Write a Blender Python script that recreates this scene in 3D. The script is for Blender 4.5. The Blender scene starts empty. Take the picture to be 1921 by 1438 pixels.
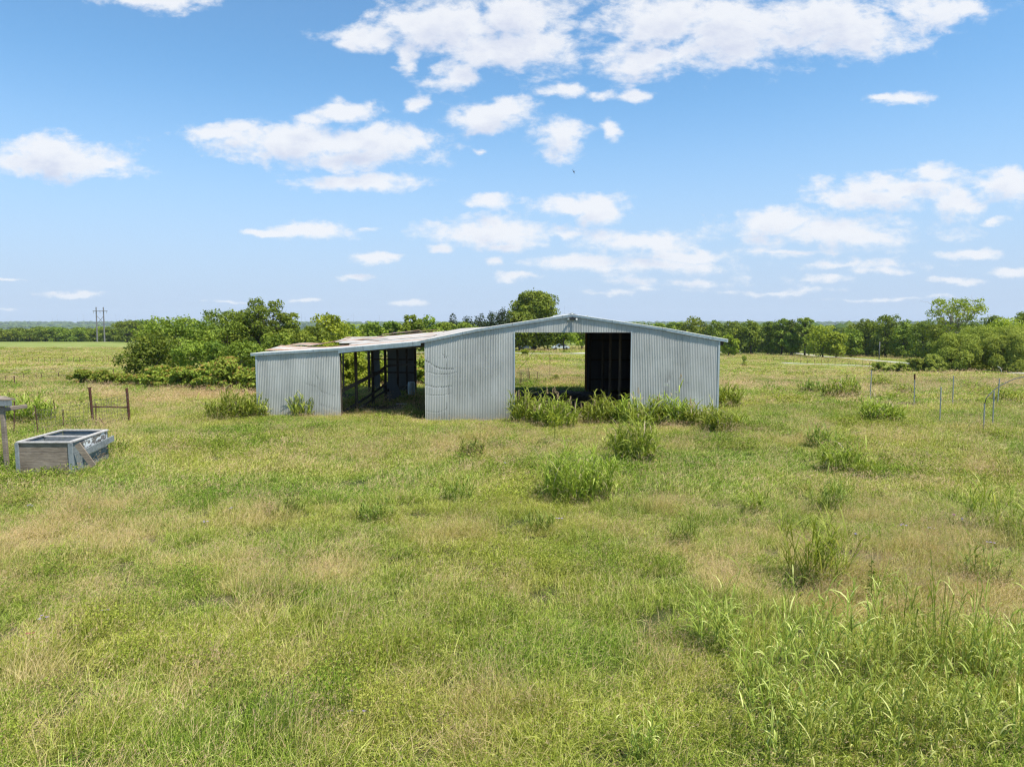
import bpy, math, random
import numpy as np
from mathutils import Vector, Matrix

# ------------------------------------------------------------------ camera, sky, sun, exposure
scene = bpy.context.scene
col = scene.collection
F_PX, CX, CY, HORIZON = 1281.0, 960.5, 719.0, 605.0
CAM = Vector((0.0, 0.0, 4.8))
PITCH = math.atan((CY - HORIZON) / F_PX)
cam_data = bpy.data.cameras.new("camera")
cam_data.sensor_width = 36.0
cam_data.lens = 36.0 * F_PX / 1921.0
cam_data.clip_start = 0.1
cam_data.clip_end = 30000.0
cam = bpy.data.objects.new("camera", cam_data)
cam.location = CAM
cam.rotation_euler = (math.pi / 2 - PITCH, 0, 0)
col.objects.link(cam)
scene.camera = cam

SUN_EL, SUN_AZ = math.radians(64.0), math.radians(128.0)     # azimuth clockwise from +Y
sun_vec = Vector((math.sin(SUN_AZ) * math.cos(SUN_EL), math.cos(SUN_AZ) * math.cos(SUN_EL), math.sin(SUN_EL)))
sd = bpy.data.lights.new("sun", 'SUN')
sd.energy = 5.0
sd.angle = math.radians(0.53)
sd.color = (1.0, 0.945, 0.84)
sun = bpy.data.objects.new("sun", sd)
sun.rotation_euler = sun_vec.to_track_quat('Z', 'Y').to_euler()
sun.location = (0, 0, 60)
col.objects.link(sun)

scene.view_settings.view_transform = 'Standard'
scene.view_settings.look = 'None'
scene.view_settings.exposure = 0.5
scene.view_settings.gamma = 1.0
cy = scene.cycles
cy.use_denoising = True
cy.denoiser = 'OPENIMAGEDENOISE'
cy.denoising_prefilter = 'NONE'
cy.denoising_input_passes = 'RGB_ALBEDO_NORMAL'
cy.max_bounces = 5
cy.diffuse_bounces = 3
cy.glossy_bounces = 2
cy.transmission_bounces = 3
cy.transparent_max_bounces = 4
cy.volume_bounces = 0
cy.caustics_reflective = False
cy.caustics_refractive = False
cy.filter_width = 1.3


def ray(px, py):
    xc = (px - CX) / F_PX
    yc = -(py - CY) / F_PX
    return Vector((xc, math.cos(PITCH) + yc * math.sin(PITCH), -math.sin(PITCH) + yc * math.cos(PITCH)))


def at(px, py, Y):
    d = ray(px, py)
    return CAM + d * (Y / d.y)


class NT:
    """small helper for node trees"""
    def __init__(self, tree):
        self.t = tree
        self.n = tree.nodes
        self.l = tree.links

    def new(self, kind, **kw):
        nd = self.n.new(kind)
        for k, v in kw.items():
            setattr(nd, k, v)
        return nd

    def put(self, sock, v):
        if isinstance(v, bpy.types.NodeSocket):
            self.l.new(v, sock)
        elif v is not None:
            sock.default_value = v

    def math(self, op, a, b=None, c=None, clamp=False):
        nd = self.new('ShaderNodeMath', operation=op, use_clamp=clamp)
        self.put(nd.inputs[0], a)
        if b is not None:
            self.put(nd.inputs[1], b)
        if c is not None:
            self.put(nd.inputs[2], c)
        return nd.outputs[0]

    def vmath(self, op, a, b=None):
        nd = self.new('ShaderNodeVectorMath', operation=op)
        self.put(nd.inputs[0], a)
        if b is not None:
            self.put(nd.inputs[3 if op == 'SCALE' else 1], b)
        return nd.outputs['Value'] if op in ('LENGTH', 'DOT_PRODUCT') else nd.outputs[0]

    def noise(self, vec, scale, detail=4.0, rough=0.55, dist=0.0):
        nd = self.new('ShaderNodeTexNoise')
        if vec is not None:
            self.put(nd.inputs['Vector'], vec)
        nd.inputs['Scale'].default_value = scale
        nd.inputs['Detail'].default_value = detail
        nd.inputs['Roughness'].default_value = rough
        nd.inputs['Distortion'].default_value = dist
        return nd.outputs[0]

    def ramp(self, fac, stops):
        nd = self.new('ShaderNodeValToRGB')
        cr = nd.color_ramp
        while len(cr.elements) < len(stops):
            cr.elements.new(0.5)
        for e, (p, c) in zip(cr.elements, stops):
            e.position = p
            e.color = (*c, 1) if len(c) == 3 else c
        self.put(nd.inputs[0], fac)
        return nd.outputs[0]

    def mix(self, fac, a, b, blend='MIX'):
        nd = self.new('ShaderNodeMix', data_type='RGBA', blend_type=blend)
        self.put(nd.inputs[0], fac)
        self.put(nd.inputs[6], (*a, 1) if isinstance(a, tuple) and len(a) == 3 else a)
        self.put(nd.inputs[7], (*b, 1) if isinstance(b, tuple) and len(b) == 3 else b)
        return nd.outputs[2]

    def maprange(self, v, a, b, c=0.0, d=1.0, smooth=True):
        nd = self.new('ShaderNodeMapRange', interpolation_type='SMOOTHSTEP' if smooth else 'LINEAR')
        self.put(nd.inputs[0], v)
        for i, q in enumerate((a, b, c, d)):
            self.put(nd.inputs[i + 1], q)
        return nd.outputs[0]


# clouds as patches of the real sky, each given by where it stands (direction) and its angular size
CLOUDS = [  # centre, half width, half height, faintness
    (300, 2, 110, 20, .05), (690, 70, 85, 20, .02), (780, 45, 80, 30, -.05), (640, 82, 34, 12, .1), (850, 40, 110, 45, .0), (930, 90, 110, 50, .05), (975, 30, 120, 50, .0), (1020, 90, 90, 40, .12),
    (865, 145, 62, 28, .12), (766, 108, 26, 36, .15), (1230, 40, 120, 55, .0), (1370, 60, 170, 62, .0), (1560, 45, 180, 52, .0),
    (1740, 25, 130, 30, .08), (1200, 115, 85, 40, .12), (1130, 176, 38, 14, .12), (1065, 165, 58, 16, .2), (1190, 176, 40, 14, .2),
    (915, 220, 78, 30, .0), (1052, 260, 46, 36, .05), (1140, 240, 26, 28, .12), (905, 283, 18, 6, .4),
    (110, 290, 120, 32, -.05), (160, 305, 110, 26, .0), (30, 300, 70, 26, .0),
    (560, 268, 145, 36, .0), (700, 262, 130, 32, .0), (640, 295, 150, 22, .1), (685, 340, 125, 17, .0), (770, 195, 28, 20, .3), (640, 206, 70, 20, .12), (590, 222, 50, 16, .2),
    (400, 248, 62, 17, .1), (450, 238, 50, 14, .1), (920, 382, 52, 14, .0), (1090, 385, 105, 20, .0), (1130, 395, 65, 22, .0), (1065, 372, 50, 8, .25),
    (600, 434, 60, 17, .0), (520, 438, 65, 9, .1), (690, 430, 40, 8, .45), (925, 436, 125, 22, .0), (950, 460, 85, 11, .15), (1050, 437, 50, 9, .3), (815, 468, 28, 9, .1),
    (1215, 452, 112, 22, .0), (1480, 420, 120, 26, .0), (1560, 435, 180, 28, .0), (1690, 350, 170, 26, .12), (1620, 378, 110, 20, .1), (1790, 372, 60, 24, .05),
    (1890, 352, 60, 26, .0), (1745, 325, 90, 18, .25), (1700, 182, 55, 15, .22), (1665, 178, 25, 8, .2), (1865, 410, 26, 7, .25),
    (700, 488, 44, 8, .0), (665, 518, 28, 6, .05), (925, 492, 25, 10, .1), (1080, 492, 120, 16, .1), (1300, 480, 180, 14, .15), (1240, 500, 190, 20, .3),
    (1815, 475, 80, 11, .05), (1660, 513, 62, 11, .15), (1560, 525, 60, 9, .25), (1900, 510, 50, 10, .2), (1790, 530, 60, 6, .3),
    (150, 549, 68, 5, .1), (28, 524, 42, 4, .15), (770, 564, 34, 6, .0), (12, 580, 20, 4, .15), (1450, 545, 170, 7, .35), (1150, 545, 130, 6, .4), (585, 565, 40, 4, .4), (1150, 505, 240, 22, .56), (1600, 500, 260, 14, .56), (1300, 530, 280, 13, .52), (1450, 475, 200, 9, .48), (420, 560, 60, 4, .4), (1700, 560, 160, 5, .42), (970, 520, 80, 8, .35),
]

world = bpy.data.worlds.new("World")
scene.world = world
world.use_nodes = True
wt = world.node_tree
wt.nodes.clear()


def cloud_group():
    g = bpy.data.node_groups.new("cloud_field", 'ShaderNodeTree')
    g.interface.new_socket("P", in_out='INPUT', socket_type='NodeSocketVector')
    g.interface.new_socket("D", in_out='OUTPUT', socket_type='NodeSocketFloat')
    N = NT(g)
    gi = N.new('NodeGroupInput')
    go = N.new('NodeGroupOutput')
    P = gi.outputs[0]
    wob = N.new('ShaderNodeTexNoise')
    N.put(wob.inputs['Vector'], N.vmath('MULTIPLY', P, (1.0, 2.0, 1.0)))
    wob.inputs['Scale'].default_value = 7.0
    wob.inputs['Detail'].default_value = 3.0
    off = N.vmath('MULTIPLY', N.vmath('SUBTRACT', wob.outputs['Color'], (.5, .5, .5)), (.085, .032, 0))
    Q = N.vmath('ADD', P, off)
    wob2 = N.new('ShaderNodeTexNoise')
    N.put(wob2.inputs['Vector'], N.vmath('MULTIPLY', P, (1.0, 1.7, 1.0)))
    wob2.inputs['Scale'].default_value = 31.0
    wob2.inputs['Detail'].default_value = 5.0
    Q = N.vmath('ADD', Q, N.vmath('MULTIPLY', N.vmath('SUBTRACT', wob2.outputs['Color'], (.5, .5, .5)), (.034, .014, 0)))
    best = None
    for (x, y, rx, ry, faint) in CLOUDS:
        d = ray(x, y)
        u, v = d.x / d.y, d.z / d.y
        e = ray(x + rx, y + 0.0)
        ru = abs(e.x / e.y - u)
        e = ray(x, y - ry)
        rv = abs(e.z / e.y - v)
        q = N.vmath('MULTIPLY', N.vmath('SUBTRACT', Q, (u, v, 0.0)), (1 / (ru * 1.16), 1 / (rv * 1.28), 0.0))
        ln = N.vmath('LENGTH', q)
        if faint:
            ln = N.math('ADD', ln, faint)
        best = ln if best is None else N.math('SMOOTH_MIN', best, ln, 0.18)
    n1 = N.noise(N.vmath('MULTIPLY', P, (1.0, 1.9, 1.0)), 13.0, 9.0, 0.62, 0.25)
    n2 = N.noise(N.vmath('MULTIPLY', P, (1.0, 1.6, 1.0)), 42.0, 5.0, 0.6, 0.3)
    n = N.math('ADD', N.math('MULTIPLY', N.math('SUBTRACT', n1, 0.5), 2.5), N.math('MULTIPLY', N.math('SUBTRACT', n2, 0.5), 0.95))
    D = N.math('ADD', N.math('SUBTRACT', 0.94, best), n)
    N.put(go.inputs[0], D)
    return g


W = NT(wt)
out = W.new('ShaderNodeOutputWorld')
bg = W.new('ShaderNodeBackground')
bg.inputs[1].default_value = 0.12
W.l.new(bg.outputs[0], out.inputs[0])
sky = W.new('ShaderNodeTexSky', sky_type='NISHITA')
sky.sun_disc = False
sky.sun_elevation = SUN_EL
sky.sun_rotation = SUN_AZ
sky.altitude = 300
sky.air_density = 1.0
sky.dust_density = 0.6
sky.ozone_density = 1.6
tc = W.new('ShaderNodeTexCoord')
sp = W.new('ShaderNodeSeparateXYZ')
W.l.new(tc.outputs['Generated'], sp.inputs[0])
ysafe = W.math('MAXIMUM', sp.outputs[1], 0.08)
uvw = W.new('ShaderNodeCombineXYZ')
W.put(uvw.inputs[0], W.math('DIVIDE', sp.outputs[0], ysafe))
W.put(uvw.inputs[1], W.math('DIVIDE', sp.outputs[2], ysafe))
cg = cloud_group()
g1 = W.new('ShaderNodeGroup')
g1.node_tree = cg
W.l.new(uvw.outputs[0], g1.inputs[0])
g2 = W.new('ShaderNodeGroup')
g2.node_tree = cg
W.put(g2.inputs[0], W.vmath('ADD', uvw.outputs[0], (0.012, 0.026, 0.0)))
dens = W.maprange(g1.outputs[0], -0.22, 0.58)
front = W.maprange(sp.outputs[1], 0.08, 0.25)
dens = W.math('MULTIPLY', W.math('MULTIPLY', dens, front), 0.94)
thick = W.maprange(W.math('ADD', g2.outputs[0], W.math('MULTIPLY', g1.outputs[0], 0.4)), 0.15, 1.75)
ccol = W.mix(thick, (5.45, 5.55, 5.8), (3.9, 4.2, 5.1))
# clear sky: the physical sky, a little hazier low down as in humid summer air
skyc = W.mix(1.0, sky.outputs[0], (0.74, 1.06, 1.17), 'MULTIPLY')
lowf = W.math('MULTIPLY', W.maprange(sp.outputs[2], 0.0, 0.34, 1.0, 0.0), 0.9)
skyc = W.mix(lowf, skyc, (3.05, 3.68, 5.05))
final = W.mix(dens, skyc, ccol)
W.put(bg.inputs[0], final)
world.cycles.sampling_method = 'MANUAL'
world.cycles.sample_map_resolution = 512

# ------------------------------------------------------------------ noise and terrain (numpy)
def _hash(ix, iy, seed):
    n = (ix.astype(np.int64) * 374761393 + iy.astype(np.int64) * 668265263 + seed * 1442695041) & 0x7fffffff
    n = ((n ^ (n >> 13)) * 1274126177) & 0x7fffffff
    return ((n ^ (n >> 16)) & 0xffffff) / float(0xffffff)


def vnoise(x, y, seed=0):
    x = np.asarray(x, float); y = np.asarray(y, float)
    ix = np.floor(x); iy = np.floor(y)
    fx = x - ix; fy = y - iy
    fx = fx * fx * (3 - 2 * fx); fy = fy * fy * (3 - 2 * fy)
    a = _hash(ix, iy, seed); b = _hash(ix + 1, iy, seed)
    c = _hash(ix, iy + 1, seed); d = _hash(ix + 1, iy + 1, seed)
    return (a * (1 - fx) + b * fx) * (1 - fy) + (c * (1 - fx) + d * fx) * fy


def fbm(x, y, seed=0, octv=4, gain=0.5):
    s = 0; a = 1; t = 0
    for i in range(octv):
        s = s + a * vnoise(x * 2 ** i + 17.3 * i, y * 2 ** i - 9.1 * i, seed + i)
        t += a; a *= gain
    return s / t


_T = np.linspace(math.log(5), math.log(12020), 1600)


def _profile(pts):
    ys = [p[0] for p in pts]; zs = [p[1] for p in pts]
    z = np.interp(np.exp(_T) - 20, ys, zs)
    k = np.exp(-0.5 * (np.arange(-40, 41) / 11.0) ** 2); k /= k.sum()
    return np.convolve(np.pad(z, 40, mode='edge'), k, mode='valid')


_far = [(1000, -30), (2400, -42), (4300, -16), (5600, 3), (6200, 5.2), (6700, 4), (9000, -70), (12000, -90)]
_PL = _profile([(-10, .1), (20, 0), (33, .3), (45, .05), (70, -1.0), (120, -2.6), (250, -4.3), (388, -6.0), (425, -6.8), (520, -13)] + _far)
_PC = _profile([(-10, 0), (20, 0), (33, .02), (47, .15), (70, -.2), (120, -1.0), (168, -2.0), (300, -5), (600, -12)] + _far)
_PR = _profile([(-10, .1), (20, .05), (33, .45), (47, .2), (60, -.7), (120, -3.6), (200, -5.6), (256, -6.8), (420, -8), (650, -10)] + _far)


def gz(x, y):
    x = np.asarray(x, float); y = np.asarray(y, float)
    t = np.log(np.clip(y + 20, 5.01, 12000))
    s = x / np.maximum(y, 14.0)
    wl = np.clip((-s - 0.10) / 0.24, 0, 1); wl = wl * wl * (3 - 2 * wl)
    wr = np.clip((s - 0.08) / 0.24, 0, 1); wr = wr * wr * (3 - 2 * wr)
    z = np.interp(t, _T, _PC) * (1 - wl - wr) + np.interp(t, _T, _PL) * wl + np.interp(t, _T, _PR) * wr
    near = np.clip((110 - y) / 60, 0, 1)
    inside = ((x > -12.4) & (x < 10.2) & (y > 32) & (y < 48))
    z = z + near * (0.16 * (fbm(x / 4.1, y / 4.1, 3, 3) - .5) + 0.30 * (fbm(x / 13., y / 11., 9, 2) - .5)) * np.where(inside, 0.35, 1)
    farf = np.clip((y - 700) / 900, 0, 1)
    z = z + farf * (14 * (fbm(x / 900., y / 700., 21, 4) - .5)) * np.clip((6100 - y) / 1500, .12, 1)
    return z


def G(x, y):
    return float(gz(x, y))


def ghit(px, py, y0=4.0, y1=8000.0):
    """where the ray through a picture point meets the ground"""
    d = ray(px, py)
    ys = np.exp(np.linspace(math.log(y0), math.log(y1), 3000))
    X = ys * (d.x / d.y); Z = CAM.z + ys * (d.z / d.y)
    below = np.where(Z < gz(X, ys))[0]
    if len(below) == 0:
        return None
    i = below[0]
    return Vector((X[i], ys[i], G(X[i], ys[i])))


# ------------------------------------------------------------------ mesh helpers
class MB:
    """collects vertices and faces; build() links them as ONE mesh object"""
    def __init__(self):
        self.v = []; self.f = []; self.n = 0; self.tint = []

    def add(self, verts, faces, tint=None):
        verts = np.asarray(verts, float).reshape(-1, 3)
        self.v.append(verts)
        if isinstance(faces, np.ndarray):
            self.f.append(faces.astype(np.int64) + self.n)
        else:
            by = {}
            for q in faces:
                by.setdefault(len(q), []).append(q)
            for q in by.values():
                self.f.append(np.array(q, dtype=np.int64) + self.n)
        self.tint.append(np.broadcast_to(np.asarray(0.5 if tint is None else tint, float), (len(verts),)).copy())
        self.n += len(verts)
        return self

    def box(self, lo, hi, rot=None, origin=None, tint=None):
        x0, y0, z0 = lo; x1, y1, z1 = hi
        v = [Vector(p) for p in ((x0, y0, z0), (x1, y0, z0), (x1, y1, z0), (x0, y1, z0), (x0, y0, z1), (x1, y0, z1), (x1, y1, z1), (x0, y1, z1))]
        if rot is not None:
            v = [rot @ p for p in v]
        if origin is not None:
            v = [p + Vector(origin) for p in v]
        return self.add([tuple(p) for p in v], [(0, 3, 2, 1), (4, 5, 6, 7), (0, 1, 5, 4), (1, 2, 6, 5), (2, 3, 7, 6), (3, 0, 4, 7)], tint)

    def beam(self, a, b, w, h, up=(0, 0, 1), jitter=0.0, rng=None):
        """a sawn board from a to b, w wide sideways, h along up; bevelled by a small chamfer"""
        a = Vector(a); b = Vector(b); d = (b - a).normalized(); u = Vector(up)
        s = d.cross(u)
        if s.length < 1e-4:
            s = d.cross(Vector((1, 0, 0)))
        s.normalize(); u = s.cross(d).normalized()
        c = min(w, h) * 0.12
        prof = [(-w / 2 + c, -h / 2), (w / 2 - c, -h / 2), (w / 2, -h / 2 + c), (w / 2, h / 2 - c), (w / 2 - c, h / 2), (-w / 2 + c, h / 2), (-w / 2, h / 2 - c), (-w / 2, -h / 2 + c)]
        vs = [tuple(p + s * q[0] + u * q[1]) for p in (a, b) for q in prof]
        fs = [(i, (i + 1) % 8, 8 + (i + 1) % 8, 8 + i) for i in range(8)] + [tuple(range(7, -1, -1)), tuple(range(8, 16))]
        return self.add(vs, fs)

    def tube(self, pts, radii, seg=8, cap=True, tint=None):
        pts = [Vector(p) for p in pts]
        if not hasattr(radii, '__len__'):
            radii = [radii] * len(pts)
        vs = []; prev = None
        for i, p in enumerate(pts):
            d = (pts[min(i + 1, len(pts) - 1)] - pts[max(i - 1, 0)]).normalized()
            if prev is None:
                a = d.cross(Vector((0, 1, 0)) if abs(d.y) < .9 else Vector((1, 0, 0))).normalized()
            else:
                a = (prev - d * prev.dot(d)).normalized()
            prev = a; b = d.cross(a)
            for k in range(seg):
                t = 2 * math.pi * k / seg
                vs.append(tuple(p + (a * math.cos(t) + b * math.sin(t)) * radii[i]))
        fs = []
        for i in range(len(pts) - 1):
            for k in range(seg):
                k2 = (k + 1) % seg
                fs.append((i * seg + k, i * seg + k2, (i + 1) * seg + k2, (i + 1) * seg + k))
        if cap:
            fs.append(tuple(range(seg - 1, -1, -1)))
            fs.append(tuple((len(pts) - 1) * seg + k for k in range(seg)))
        return self.add(vs, fs, tint)

    def mesh(self, name, mat=None, smooth=False):
        me = bpy.data.meshes.new(name)
        V = np.concatenate(self.v) if self.v else np.zeros((0, 3))
        me.vertices.add(len(V))
        me.vertices.foreach_set('co', V.ravel())
        nl = sum(q.size for q in self.f); nf = sum(len(q) for q in self.f)
        me.loops.add(nl); me.polygons.add(nf)
        if nl:
            me.loops.foreach_set('vertex_index', np.concatenate([q.ravel() for q in self.f]).astype(np.int32))
            sizes = np.concatenate([np.full(len(q), q.shape[1]) for q in self.f])
            me.polygons.foreach_set('loop_start', np.concatenate([[0], np.cumsum(sizes)[:-1]]).astype(np.int32))
            me.polygons.foreach_set('loop_total', sizes.astype(np.int32))
            me.polygons.foreach_set('use_smooth', np.full(nf, smooth))
        at_ = me.attributes.new('shade', 'FLOAT', 'POINT')
        at_.data.foreach_set('value', np.concatenate(self.tint).astype(np.float32))
        me.update(calc_edges=True)
        me.validate()
        if mat:
            me.materials.append(mat)
        return me

    def build(self, name, mat, parent=None, smooth=False):
        o = bpy.data.objects.new(name, self.mesh(name, mat, smooth))
        col.objects.link(o)
        if parent is not None:
            o.parent = parent
            o.matrix_parent_inverse = parent.matrix_basis.inverted()
        return o


def tag(o, label=None, cat=None, group=None, kind=None):
    if label: o['label'] = label
    if cat: o['category'] = cat
    if group: o['group'] = group
    if kind: o['kind'] = kind
    return o


def thing(name, label, cat, loc=(0, 0, 0), group=None, rz=0.0):
    o = bpy.data.objects.new(name, None)
    o.empty_display_size = 0.3
    o.location = loc
    o.rotation_euler = (0, 0, rz)
    col.objects.link(o)
    tag(o, label, cat, group)
    return o


def child(o, name, mesh, loc=None):
    """a part given in its thing's own coordinates"""
    c = bpy.data.objects.new(name, mesh)
    col.objects.link(c)
    c.parent = o
    if loc: c.location = loc
    return c


def copy_thing(root, loc, rz, scl, label, group=None):
    r = root.copy()
    col.objects.link(r)
    r.location = loc; r.rotation_euler = (0, 0, rz); r.scale = scl
    r['label'] = label
    if group: r['group'] = group
    for ch in root.children:
        c = ch.copy(); col.objects.link(c); c.parent = r
        for g_ in ch.children:
            d = g_.copy(); col.objects.link(d); d.parent = c
    return r


# ------------------------------------------------------------------ materials
def new_mat(name):
    m = bpy.data.materials.new(name)
    m.use_nodes = True
    m.node_tree.nodes.clear()
    N = NT(m.node_tree)
    o = N.new('ShaderNodeOutputMaterial')
    return m, N, o


def principled(N, o, color, rough=0.8, metal=0.0, bump=None, bstr=0.3, bdist=0.02, spec=0.3):
    p = N.new('ShaderNodeBsdfPrincipled')
    N.put(p.inputs['Base Color'], (*color, 1) if isinstance(color, tuple) and len(color) == 3 else color)
    N.put(p.inputs['Roughness'], rough)
    N.put(p.inputs['Metallic'], metal)
    p.inputs['Specular IOR Level'].default_value = spec
    if bump is not None:
        b = N.new('ShaderNodeBump')
        b.inputs['Strength'].default_value = bstr
        b.inputs['Distance'].default_value = bdist
        N.put(b.inputs['Height'], bump)
        N.l.new(b.outputs[0], p.inputs['Normal'])
    N.l.new(p.outputs[0], o.inputs[0])
    return p


def objco(N):
    return N.new('ShaderNodeTexCoord').outputs['Object']


def geopos(N):
    return N.new('ShaderNodeNewGeometry').outputs['Position']


def attr(N, name, kind='GEOMETRY', out='Fac'):
    a = N.new('ShaderNodeAttribute', attribute_type=kind, attribute_name=name)
    return a.outputs[out]


def leafy(N, o, color, trans=0.30, rough=0.55, spec=0.25, tcol=None):
    """thin leaf: reflects on one side and lets some light through to the other"""
    p = N.new('ShaderNodeBsdfPrincipled')
    N.put(p.inputs['Base Color'], color)
    p.inputs['Roughness'].default_value = rough
    p.inputs['Specular IOR Level'].default_value = spec
    t = N.new('ShaderNodeBsdfTranslucent')
    N.put(t.inputs[0], color if tcol is None else tcol)
    mx = N.new('ShaderNodeMixShader')
    mx.inputs[0].default_value = trans
    N.l.new(p.outputs[0], mx.inputs[1]); N.l.new(t.outputs[0], mx.inputs[2])
    N.l.new(mx.outputs[0], o.inputs[0])


def leaf_mat(name, dark, mid, light, tips=None):
    m, N, o = new_mat(name)
    v = attr(N, 'shade')
    rnd = N.new('ShaderNodeObjectInfo').outputs['Random']
    c = N.ramp(v, [(0.0, dark), (0.5, mid), (1.0, light)])
    if tips:
        c = N.mix(N.maprange(v, 0.86, 0.92), c, tips)
    hs = N.new('ShaderNodeHueSaturation')
    N.put(hs.inputs['Hue'], N.math('ADD', N.math('MULTIPLY', rnd, 0.022), 0.492))
    N.put(hs.inputs['Value'], N.math('ADD', N.math('MULTIPLY', rnd, 0.35), 0.82))
    hs.inputs['Saturation'].default_value = 1.0
    N.put(hs.inputs['Color'], c)
    tcol = N.mix(1.0, hs.outputs[0], (1.3, 1.25, 0.7), 'MULTIPLY')
    leafy(N, o, hs.outputs[0], 0.32, 0.55, 0.14, tcol)
    return m


M_LEAF = leaf_mat('oak_leaf', (.095, .14, .018), (.195, .25, .030), (.33, .37, .05))
M_LEAFB = leaf_mat('bright_leaf', (.20, .26, .02), (.32, .38, .036), (.45, .49, .06))
M_LEAFD = leaf_mat('cedar_leaf', (.032, .05, .018), (.05, .075, .024), (.075, .105, .03))
M_WILLOW = leaf_mat('willow_leaf', (.24, .28, .045), (.34, .39, .07), (.44, .47, .10))
M_SUMAC = leaf_mat('sumac_leaf', (.16, .22, .03), (.27, .33, .045), (.38, .42, .07), tips=(.38, .25, .07))
M_TALL = leaf_mat('tall_grass_blade', (.08, .115, .014), (.26, .325, .038), (.62, .62, .17))
M_TALLD = leaf_mat('weed_leaf', (.09, .125, .016), (.19, .24, .04), (.36, .39, .10))
M_STALK = leaf_mat('stalk_blade', (.10, .14, .02), (.29, .345, .055), (.66, .66, .24))
M_FARLEAF = leaf_mat('far_wood_leaf', (.07, .11, .02), (.11, .15, .028), (.16, .20, .04))


def simple_leaf(name, c, trans=0.3):
    m, N, o = new_mat(name)
    leafy(N, o, (*c, 1), trans)
    return m


M_TASSEL = simple_leaf('tassel', (.34, .25, .13), .2)
M_DRYBLADE = simple_leaf('dry_blade', (.42, .34, .20), .3)
M_PURPLE = simple_leaf('purple_petal', (.42, .32, .65), .3)
M_PINK = simple_leaf('pink_petal', (.62, .30, .52), .3)
M_MAGENTA = simple_leaf('magenta_petal', (.45, .02, .12), .3)
M_YELLOW = simple_leaf('yellow_petal', (.62, .60, .25), .3)

m, N, o = new_mat('bark'); M_BARK = m
P = objco(N)
n = N.noise(N.vmath('MULTIPLY', P, (6, 6, 1.2)), 3.0, 6)
principled(N, o, N.ramp(n, [(.3, (.045, .034, .026)), (.7, (.15, .125, .10))]), .95, bump=n, bstr=.8, bdist=.05)

m, N, o = new_mat('pale_bark'); M_PALEBARK = m
n = N.noise(objco(N), 4.0, 6)
principled(N, o, N.ramp(n, [(.3, (.16, .14, .115)), (.7, (.42, .39, .34))]), .9, bump=n, bstr=.5)


def galvanised(name, base=(.36, .40, .41), rust=0.0, pale=0.0, metal=0.35, rough=.5, sheetw=0.66, axis=0, rot=None):
    """old corrugated sheet: each sheet has its own dullness, streaks run down it"""
    m, N, o = new_mat(name)
    P = objco(N)
    sp_ = N.new('ShaderNodeSeparateXYZ'); N.put(sp_.inputs[0], P)
    X, Y, Z = sp_.outputs
    along = X if axis == 0 else Y
    sheet = N.math('FLOOR', N.math('DIVIDE', along, sheetw))
    wn = N.new('ShaderNodeTexWhiteNoise', noise_dimensions='1D'); N.put(wn.inputs['W'], sheet)
    sv = wn.outputs[0]
    st = N.noise(N.vmath('MULTIPLY', P, (9.0, 9.0, 0.35) if axis == 0 else (.5, 9, 1)), 1.0, 5, .6)
    bl = N.noise(P, 0.55, 5, .6)
    f = N.math('ADD', N.math('MULTIPLY', st, .5), N.math('ADD', N.math('MULTIPLY', bl, .55), N.math('MULTIPLY', sv, .10)))
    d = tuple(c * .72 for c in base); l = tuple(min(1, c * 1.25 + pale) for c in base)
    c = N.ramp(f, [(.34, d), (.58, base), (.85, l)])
    # lap lines between the sheets and nail rows
    fr = N.math('FRACT', N.math('DIVIDE', along, sheetw))
    lap = N.math('LESS_THAN', fr, 0.018)
    c = N.mix(N.math('MULTIPLY', lap, .5), c, tuple(q * .35 for q in base))
    if axis == 0:
        zr = N.math('FRACT', N.math('DIVIDE', N.math('ADD', Z, .1), 0.92))
        row = N.math('LESS_THAN', N.math('ABSOLUTE', N.math('SUBTRACT', zr, .5)), .014)
        xr = N.math('LESS_THAN', N.math('FRACT', N.math('DIVIDE', X, .255)), .17)
        c = N.mix(N.math('MULTIPLY', N.math('MULTIPLY', row, xr), .55), c, (.10, .085, .07))
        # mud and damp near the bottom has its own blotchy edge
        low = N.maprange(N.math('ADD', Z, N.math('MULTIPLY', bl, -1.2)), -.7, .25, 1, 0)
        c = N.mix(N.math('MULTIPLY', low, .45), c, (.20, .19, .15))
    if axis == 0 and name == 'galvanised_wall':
        c = N.mix(N.math('MULTIPLY', N.maprange(attr(N, 'shade'), .52, 1.0), .8), c, (.045, .045, .045))  # shading of the creases painted dark into the wall colour
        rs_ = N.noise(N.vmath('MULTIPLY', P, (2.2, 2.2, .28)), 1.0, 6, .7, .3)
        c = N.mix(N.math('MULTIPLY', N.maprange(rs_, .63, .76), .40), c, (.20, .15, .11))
    if rust > 0:
        rn = N.noise(N.vmath('MULTIPLY', P, (.55, 1.6, 1)), 1.25, 8, .66, .6)
        rs = N.noise(N.vmath('ADD', N.vmath('MULTIPLY', P, (1, 1, 1)), (11, 3, 5)), 7.0, 6, .7)
        rf = N.maprange(N.math('ADD', rn, N.math('MULTIPLY', rs, .35)), .86 - rust, 1.0 - rust)
        c = N.mix(rf, c, N.ramp(rs, [(.3, (.24, .11, .06)), (.7, (.46, .30, .20))]))
    r = N.math('ADD', N.math('MULTIPLY', bl, .25), rough - .12)
    principled(N, o, c, r, metal, bump=N.noise(P, 26, 3), bstr=.12, bdist=.01, spec=.5)
    return m


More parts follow.
